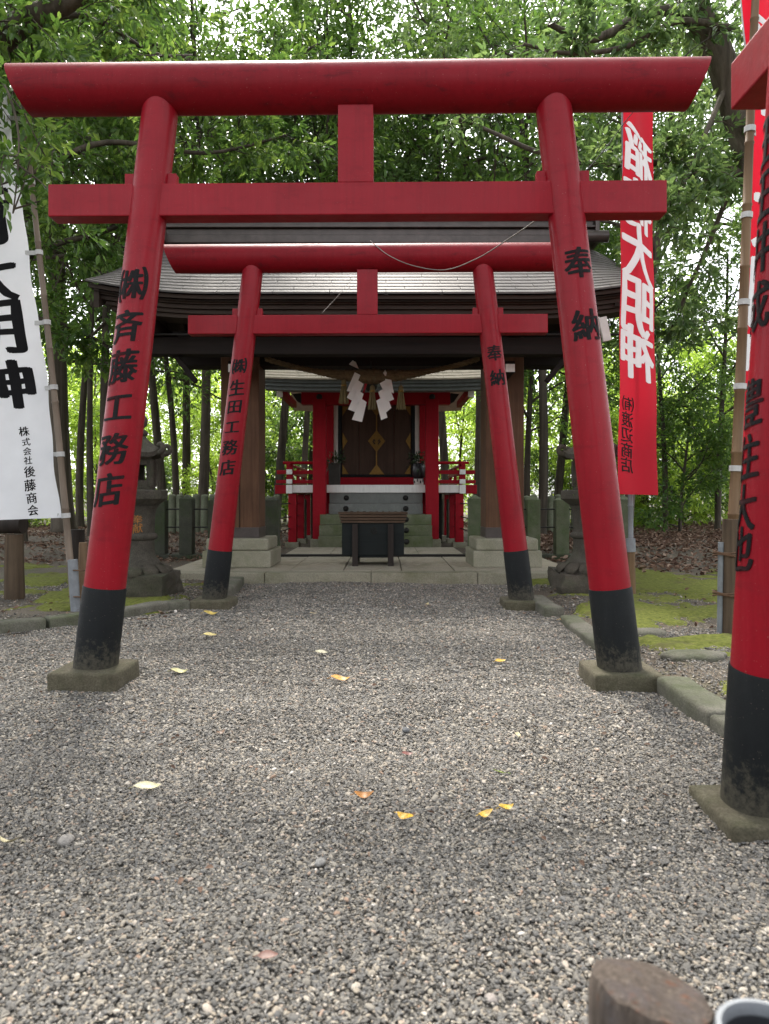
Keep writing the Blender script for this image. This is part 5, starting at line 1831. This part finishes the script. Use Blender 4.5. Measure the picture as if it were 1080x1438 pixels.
def loose_stone(px, py, r_, c_, lab, seed):
    d = .985 * FPX / (py - HOR)
    p = at(px, py, d); p.z = gz(p.x, p.y) + .012
    bm = bmesh.new(); bmesh.ops.create_icosphere(bm, subdivisions=3, radius=1)
    for v in bm.verts:
        k = 1 + .16 * noise.noise(v.co * 1.4 + Vector((seed, 0, 0)))
        v.co = Vector((v.co.x * r_ * 1.25 * k, v.co.y * r_ * k, v.co.z * r_ * .7 * k))
    me = bpy.data.meshes.new('loose_stone'); bm.to_mesh(me); bm.free()
    me.polygons.foreach_set('use_smooth', [True] * len(me.polygons))
    me.materials.append(stone('loose_stone', tuple(x * .85 for x in c_), c_, 0, up=False, bs=.3))
    o = bpy.data.objects.new('loose_stone', me); link(o); o.location = p; o.rotation_euler = (0, 0, seed)
    return tag(o, lab, 'stone', 'larger stones lying on the gravel')
loose_stone(93, 1182, .020, (0.30, 0.28, 0.255), 'rounded pale grey stone on the left gravel', 1.3)
loose_stone(690, 1412, .012, (0.36, 0.32, 0.29), 'small pinkish stone on the nearest gravel', 2.3)
loose_stone(640, 906 + 40, .016, (0.22, 0.21, 0.19), 'grey stone on gravel in the middle distance', 3.1)
loose_stone(450, 1218, .014, (0.30, 0.29, 0.27), 'flat pale stone in the middle of the near gravel', 4.4)
loose_stone(570, 1024, .016, (0.14, 0.145, 0.15), 'dark slate chip on the middle gravel', 5.2)

# ------------------------------------------------------------------ trees
B = M['bark']; BD = M['bark_dark']
KIND = {
    'tall': [make_tree(101, 14.5, 5.0, 4.2, .13, 17, 680, 10, .17, M['leaf_canopy'], BD, wob=.09),
             make_tree(102, 16.0, 5.8, 4.6, .16, 18, 700, 10, .17, M['leaf_grey'], B, wob=.11, lean=(-.03, .02)),
             make_tree(103, 13.0, 4.8, 3.8, .11, 15, 630, 10, .16, M['leaf_canopy'], BD, lean=(.06, 0), wob=.15)],
    'mid': [make_tree(111, 8.0, 3.7, 2.8, .07, 14, 620, 10, .12, M['leaf_canopy'], BD, wob=.10),
            make_tree(113, 6.6, 2.0, 2.6, .07, 13, 600, 10, .115, M['leaf_canopy'], BD, wob=.12),
            make_tree(112, 8.6, 4.0, 3.0, .08, 14, 640, 10, .125, M['leaf_grey'], B, lean=(-.05, .02), wob=.10)],
    'bright': [make_tree(121, 5.2, .7, 2.4, .05, 14, 640, 10, .15, M['leaf_sunlit'], B, wob=.1),
               make_tree(122, 6.5, 1.0, 2.8, .06, 15, 700, 10, .16, M['leaf_sunlit'], BD, wob=.12)],
    'shrub': [make_tree(131, 2.2, .12, 1.3, .03, 12, 420, 10, .12, M['leaf_sunlit'], B, wob=.15, twig_len=.3),
              make_tree(132, 2.6, .15, 1.4, .03, 12, 440, 10, .11, M['leaf_canopy'], BD, wob=.15, twig_len=.3)],
}
CAT = {'tall': 'tree', 'mid': 'tree', 'bright': 'tree', 'shrub': 'shrub'}
NAME = {'tall': 'tall_tree', 'mid': 'slender_tree', 'bright': 'young_tree', 'shrub': 'shrub'}
def plant(kind, var, px, d, lab, group=None, s=1.0, rz=None, sz=None, x=None):
    X = (px - 540) / FPX * d if x is None else x
    o = thing(NAME[kind], lab, CAT[kind], (X, d, gz(X, d)), random.random() * 6.28 if rz is None else rz, group)
    o.scale = (s, s, sz or s)
    tr, cr = KIND[kind][var]
    a = bpy.data.objects.new('trunk' if kind != 'shrub' else 'stems', tr); link(a, o)
    b = bpy.data.objects.new('crown' if kind != 'shrub' else 'foliage', cr); link(b, o)
    return o

# trunks that can be told apart in the photograph
plant('tall', 1, 90, 17.5, 'thickest tree trunk, close right of the white banner', s=1.45)
plant('tall', 2, 112, 20, 'slender trunk beside the thickest trunk near the white banner', s=.95)
plant('mid', 0, 128, 15.5, 'thin crooked tree just left of the big torii left pillar', s=1.0)
plant('tall', 0, 232, 19, 'straight dark trunk above the left lantern roof', s=.9)
plant('tall', 2, 247, 20, 'slim trunk right of the lantern, second from the lantern roof', s=.85)
plant('tall', 0, 261, 22.5, 'vine covered trunk right of the lantern, third from the lantern roof', s=1.0)
plant('tall', 1, 283, 18.5, 'kinked brown trunk just left of the second torii left pillar', s=.85, rz=2.2)
plant('tall', 0, 386, 18.2, 'curving dark trunk between the left pavilion column and the shrine', s=.85, rz=.6)
plant('mid', 2, 425, 19.5, 'thin leaning tree behind the left veranda rail', s=1.1, rz=3.4)
plant('tall', 2, 437, 23, 'straight trunk partly hidden by the left shrine post', s=1.0)
plant('tall', 1, 670, 18.6, 'dark upright trunk right of the shrine, beside the right pavilion column', s=.9, rz=1.2)
plant('mid', 2, 628, 20.5, 'thick leaning mossy tree behind the right shrine post', s=1.5, rz=.3)
plant('mid', 1, 740, 18.8, 'bushy tree with bent trunk right of the right pavilion column', s=1.2)
plant('tall', 0, 780, 20.5, 'thin straight trunk seen above the right stone fence', s=.9)
plant('mid', 1, 934, 17.6, 'short tree with bare trunk standing in the leaf litter right of the red banner', s=.95, rz=4.0)
plant('mid', 1, 1008, 18.0, 'dark leaning tree at the litter edge beside the brown bamboo pole', s=1.05)
plant('shrub', 0, 905, 21.0, 'bright leafy bush behind the red banner foot', s=1.35)
plant('shrub', 1, 955, 17.6, 'dark leafy bush at the litter edge around the short bare trunk', s=1.15)
plant('tall', 2, 846, 22, 'tree behind the right lantern with low leafy boughs', s=.9)

GR = 'evergreen trees standing deep in the wood'
LB = 'tall broadleaf evergreen standing deep in the wood behind the shrine'
deep = [(-60, 18), (30, 21), (180, 22.5), (480, 20.5), (560, 22.5), (700, 22), (905, 21.5), (1090, 20)]
for i, (px, d) in enumerate(deep):
    plant('tall', i % 3, px, d, LB, GR, s=random.uniform(.95, 1.2))
GM = 'leafy trees standing close around the shrine'
LM = 'mid height leafy evergreen reaching over the shrine roof from behind'
for i, (px, d) in enumerate([(150, 15.5), (330, 17.5), (470, 18.0), (590, 18.2), (760, 16.0), (880, 15.0), (30, 14.0), (-70, 12.0)]):
    plant('mid', 2 * (i % 2), px, d, LM, GM, s=random.uniform(1.2, 1.55))
GB = 'young bright trees beyond the palisade'
LY = 'young tree with leaves coloured sunlit green in the open beyond the wood edge'
for i, (px, d) in enumerate([(-20, 27), (60, 30), (140, 26), (200, 31), (265, 27), (340, 30), (400, 26.5), (455, 30), (560, 32), (640, 27), (700, 31), (765, 26), (830, 30), (900, 27), (960, 30), (1020, 26), (1080, 30), (300, 36), (500, 38), (680, 37), (870, 37), (110, 38)]):
    plant('bright', i % 2, px, d, LY, GB, s=random.uniform(.85, 1.3))
GS = 'low shrubs along the wood edge'
LS = 'low leafy shrub at the edge of the wood'
for i, (px, d) in enumerate([(-30, 21), (40, 22), (140, 21.5), (205, 23), (300, 22), (360, 23.5), (415, 22.5), (620, 23), (690, 21.5), (760, 23), (815, 21.5), (870, 20.5), (905, 22.5), (960, 21), (990, 23.5), (1040, 20.5), (1090, 22)]):
    plant('shrub', 0 if i % 3 else 1, px, d, LS, GS, s=random.uniform(.8, 1.25))

GC = 'unseen trees added to shade the clearing'  # added out of view, only to block overhead sky and shade the scene
for i, (x, y, s_) in enumerate([(-6.5, 3.0, 1.0), (7.2, 4.5, 1.0), (-8.5, 7.5, 1.0), (9.5, 8.5, 1.1), (-10, 12.5, 1.1), (10.5, 13, 1.1)]):
    plant('tall', i % 3, 0, y, 'unseen tall evergreen added for shade beside the gravel clearing', GC, s=s_, x=x)
# custom near trees whose limbs reach over the scene
def limb_tree(name, lab, base, limbs, leaf, lmat, bmat, seed, per=10, dens=34, twig_len=.3):
    rng = np.random.default_rng(seed)
    o = thing(name, lab, 'tree', base)
    tb = MB()
    tw, td = [], []
    for pts, r0, r1, leafy in limbs:
        P = [np.array(p, float) for p in pts]
        out = []
        for i in range(len(P) - 1):
            p0, p1, p2, p3 = P[max(0, i - 1)], P[i], P[i + 1], P[min(len(P) - 1, i + 2)]
            for k in range(6):
                t = k / 6
                out.append(.5 * ((2 * p1) + (p2 - p0) * t + (2 * p0 - 5 * p1 + 4 * p2 - p3) * t * t + (-p0 + 3 * p1 - 3 * p2 + p3) * t ** 3))
        out.append(P[-1])
        n = len(out)
        tb.tube(out, [r0 + (r1 - r0) * i / (n - 1) for i in range(n)], 9)
        if leafy:
            arr = np.array(out)
            L_ = np.sum(np.linalg.norm(np.diff(arr, axis=0), axis=1))
            for _ in range(int(L_ * leafy)):
                f = rng.uniform(.1, 1) * (n - 1); i = min(n - 2, int(f)); f -= i
                p = arr[i] * (1 - f) + arr[i + 1] * f
                dd = rng.normal(size=3); dd[2] = dd[2] * .6 - .1; dd /= np.linalg.norm(dd)
                ln = rng.uniform(.3, .9)
                sp = curve_pts(p, dd, ln, 4, rng, .25, -.05)
                tb.tube(sp, [.007, .006, .005, .004, .003], 4, caps=False)
                for _k in range(int(dens * ln / 3)):
                    g = rng.uniform(.15, 1) * 4; j = min(3, int(g)); g -= j
                    q = sp[j] * (1 - g) + sp[j + 1] * g
                    tw.append(q); td.append((sp[j + 1] - sp[j]) * 4 + rng.normal(size=3) * .6)
    tb.build('trunk', bmat, o, smooth=True)
    b, a, nr, ln, ti = sprays(np.array(tw), np.array(td), per, leaf, twig_len=twig_len * .6, spread=.3)
    me = leaf_mesh('crown', b - np.array(base)[None], a, nr, ln, lmat, tint=ti)
    c = bpy.data.objects.new('crown', me); link(c, o)
    return o
bx_ = (-5.2, 5.4, 0)
limb_tree('overhanging_tree', 'near tree reaching in from the upper left corner with hanging leafy twigs', bx_, [
    ([bx_, (-4.9, 5.5, 2.5), at(-60, 120, 5.6), at(20, 40, 5.5), at(100, 0, 5.4), at(190, -60, 5.3)], .16, .05, 6),
    ([at(-10, 60, 5.55), at(90, 22, 5.7), at(150, 35, 6.0), at(215, 75, 6.3), at(270, 78, 6.6)], .03, .012, 9),
    ([at(-60, 60, 5.2), at(0, 110, 5.0), at(25, 180, 4.95), at(24, 250, 4.9), at(18, 300, 4.9)], .012, .004, 6),
    ([at(40, 40, 5.6), at(65, 165, 5.9), at(85, 210, 6.2), at(90, 255, 6.3)], .010, .004, 6),
    ([at(-60, 120, 5.6), at(-20, 20, 6.6), at(60, -60, 7.4)], .06, .02, 9)], .085, M['leaf_canopy'], BD, 5)
bx_ = (5.05, 9.6, 0)
limb_tree('overhanging_tree', 'large mossy tree behind the sideways torii with long boughs over the pavilion', bx_, [
    ([bx_, (5.0, 9.6, 2.0), at(1075, 330, 9.5), at(1020, 110, 9.4), at(985, 30, 9.3), at(940, -60, 9.2)], .26, .14, 0),
    ([at(1010, 85, 9.4), at(960, 20, 9.2), at(900, 22, 8.9), at(860, 45, 8.7), at(820, 55, 8.6), at(770, 33, 8.5)], .09, .03, 7),
    ([at(1030, 40, 9.2), at(950, 30, 8.8), at(880, 65, 8.5), at(800, 75, 8.4), at(735, 62, 8.3)], .045, .018, 8),
    ([at(1060, 250, 9.5), at(990, 230, 9.4), at(930, 228, 9.3), at(850, 232, 9.3), at(760, 215, 9.5), at(690, 185, 9.8), at(640, 165, 10)], .06, .02, 9),
    ([at(1020, 120, 9.4), at(990, 190, 9.0), at(960, 260, 8.8), at(930, 320, 8.6)], .04, .01, 9),
    ([at(1050, 200, 9.5), at(1000, 330, 9.6), at(960, 420, 9.8), at(935, 480, 9.9)], .04, .01, 8)], .12, M['leaf_grey'], B, 6, dens=30)
bx_ = (-6.3, 9.8, 0)
limb_tree('overhanging_tree', 'leafy tree behind the white banner spreading over the left end of the roof', bx_, [
    ([bx_, (-6.2, 9.8, 3), (-6.0, 9.9, 6.0), (-5.6, 10, 8.5)], .18, .08, 0),
    ([(-6.1, 9.8, 3.6), at(60, 350, 9.8), at(160, 320, 10), at(250, 260, 10.4)], .06, .015, 9),
    ([(-6.1, 9.8, 2.8), at(40, 450, 9.9), at(120, 470, 10.2), at(180, 500, 10.6)], .05, .012, 8),
    ([(-6.0, 9.9, 5.0), at(50, 240, 9.8), at(150, 200, 10), at(290, 215, 10.4), at(400, 190, 10.8)], .06, .015, 9),
    ([(-6.0, 9.9, 6.4), at(60, 90, 9.8), at(200, 60, 10), at(330, 110, 10.5), at(450, 60, 11)], .06, .015, 9)], .12, M['leaf_canopy'], BD, 8, dens=30)
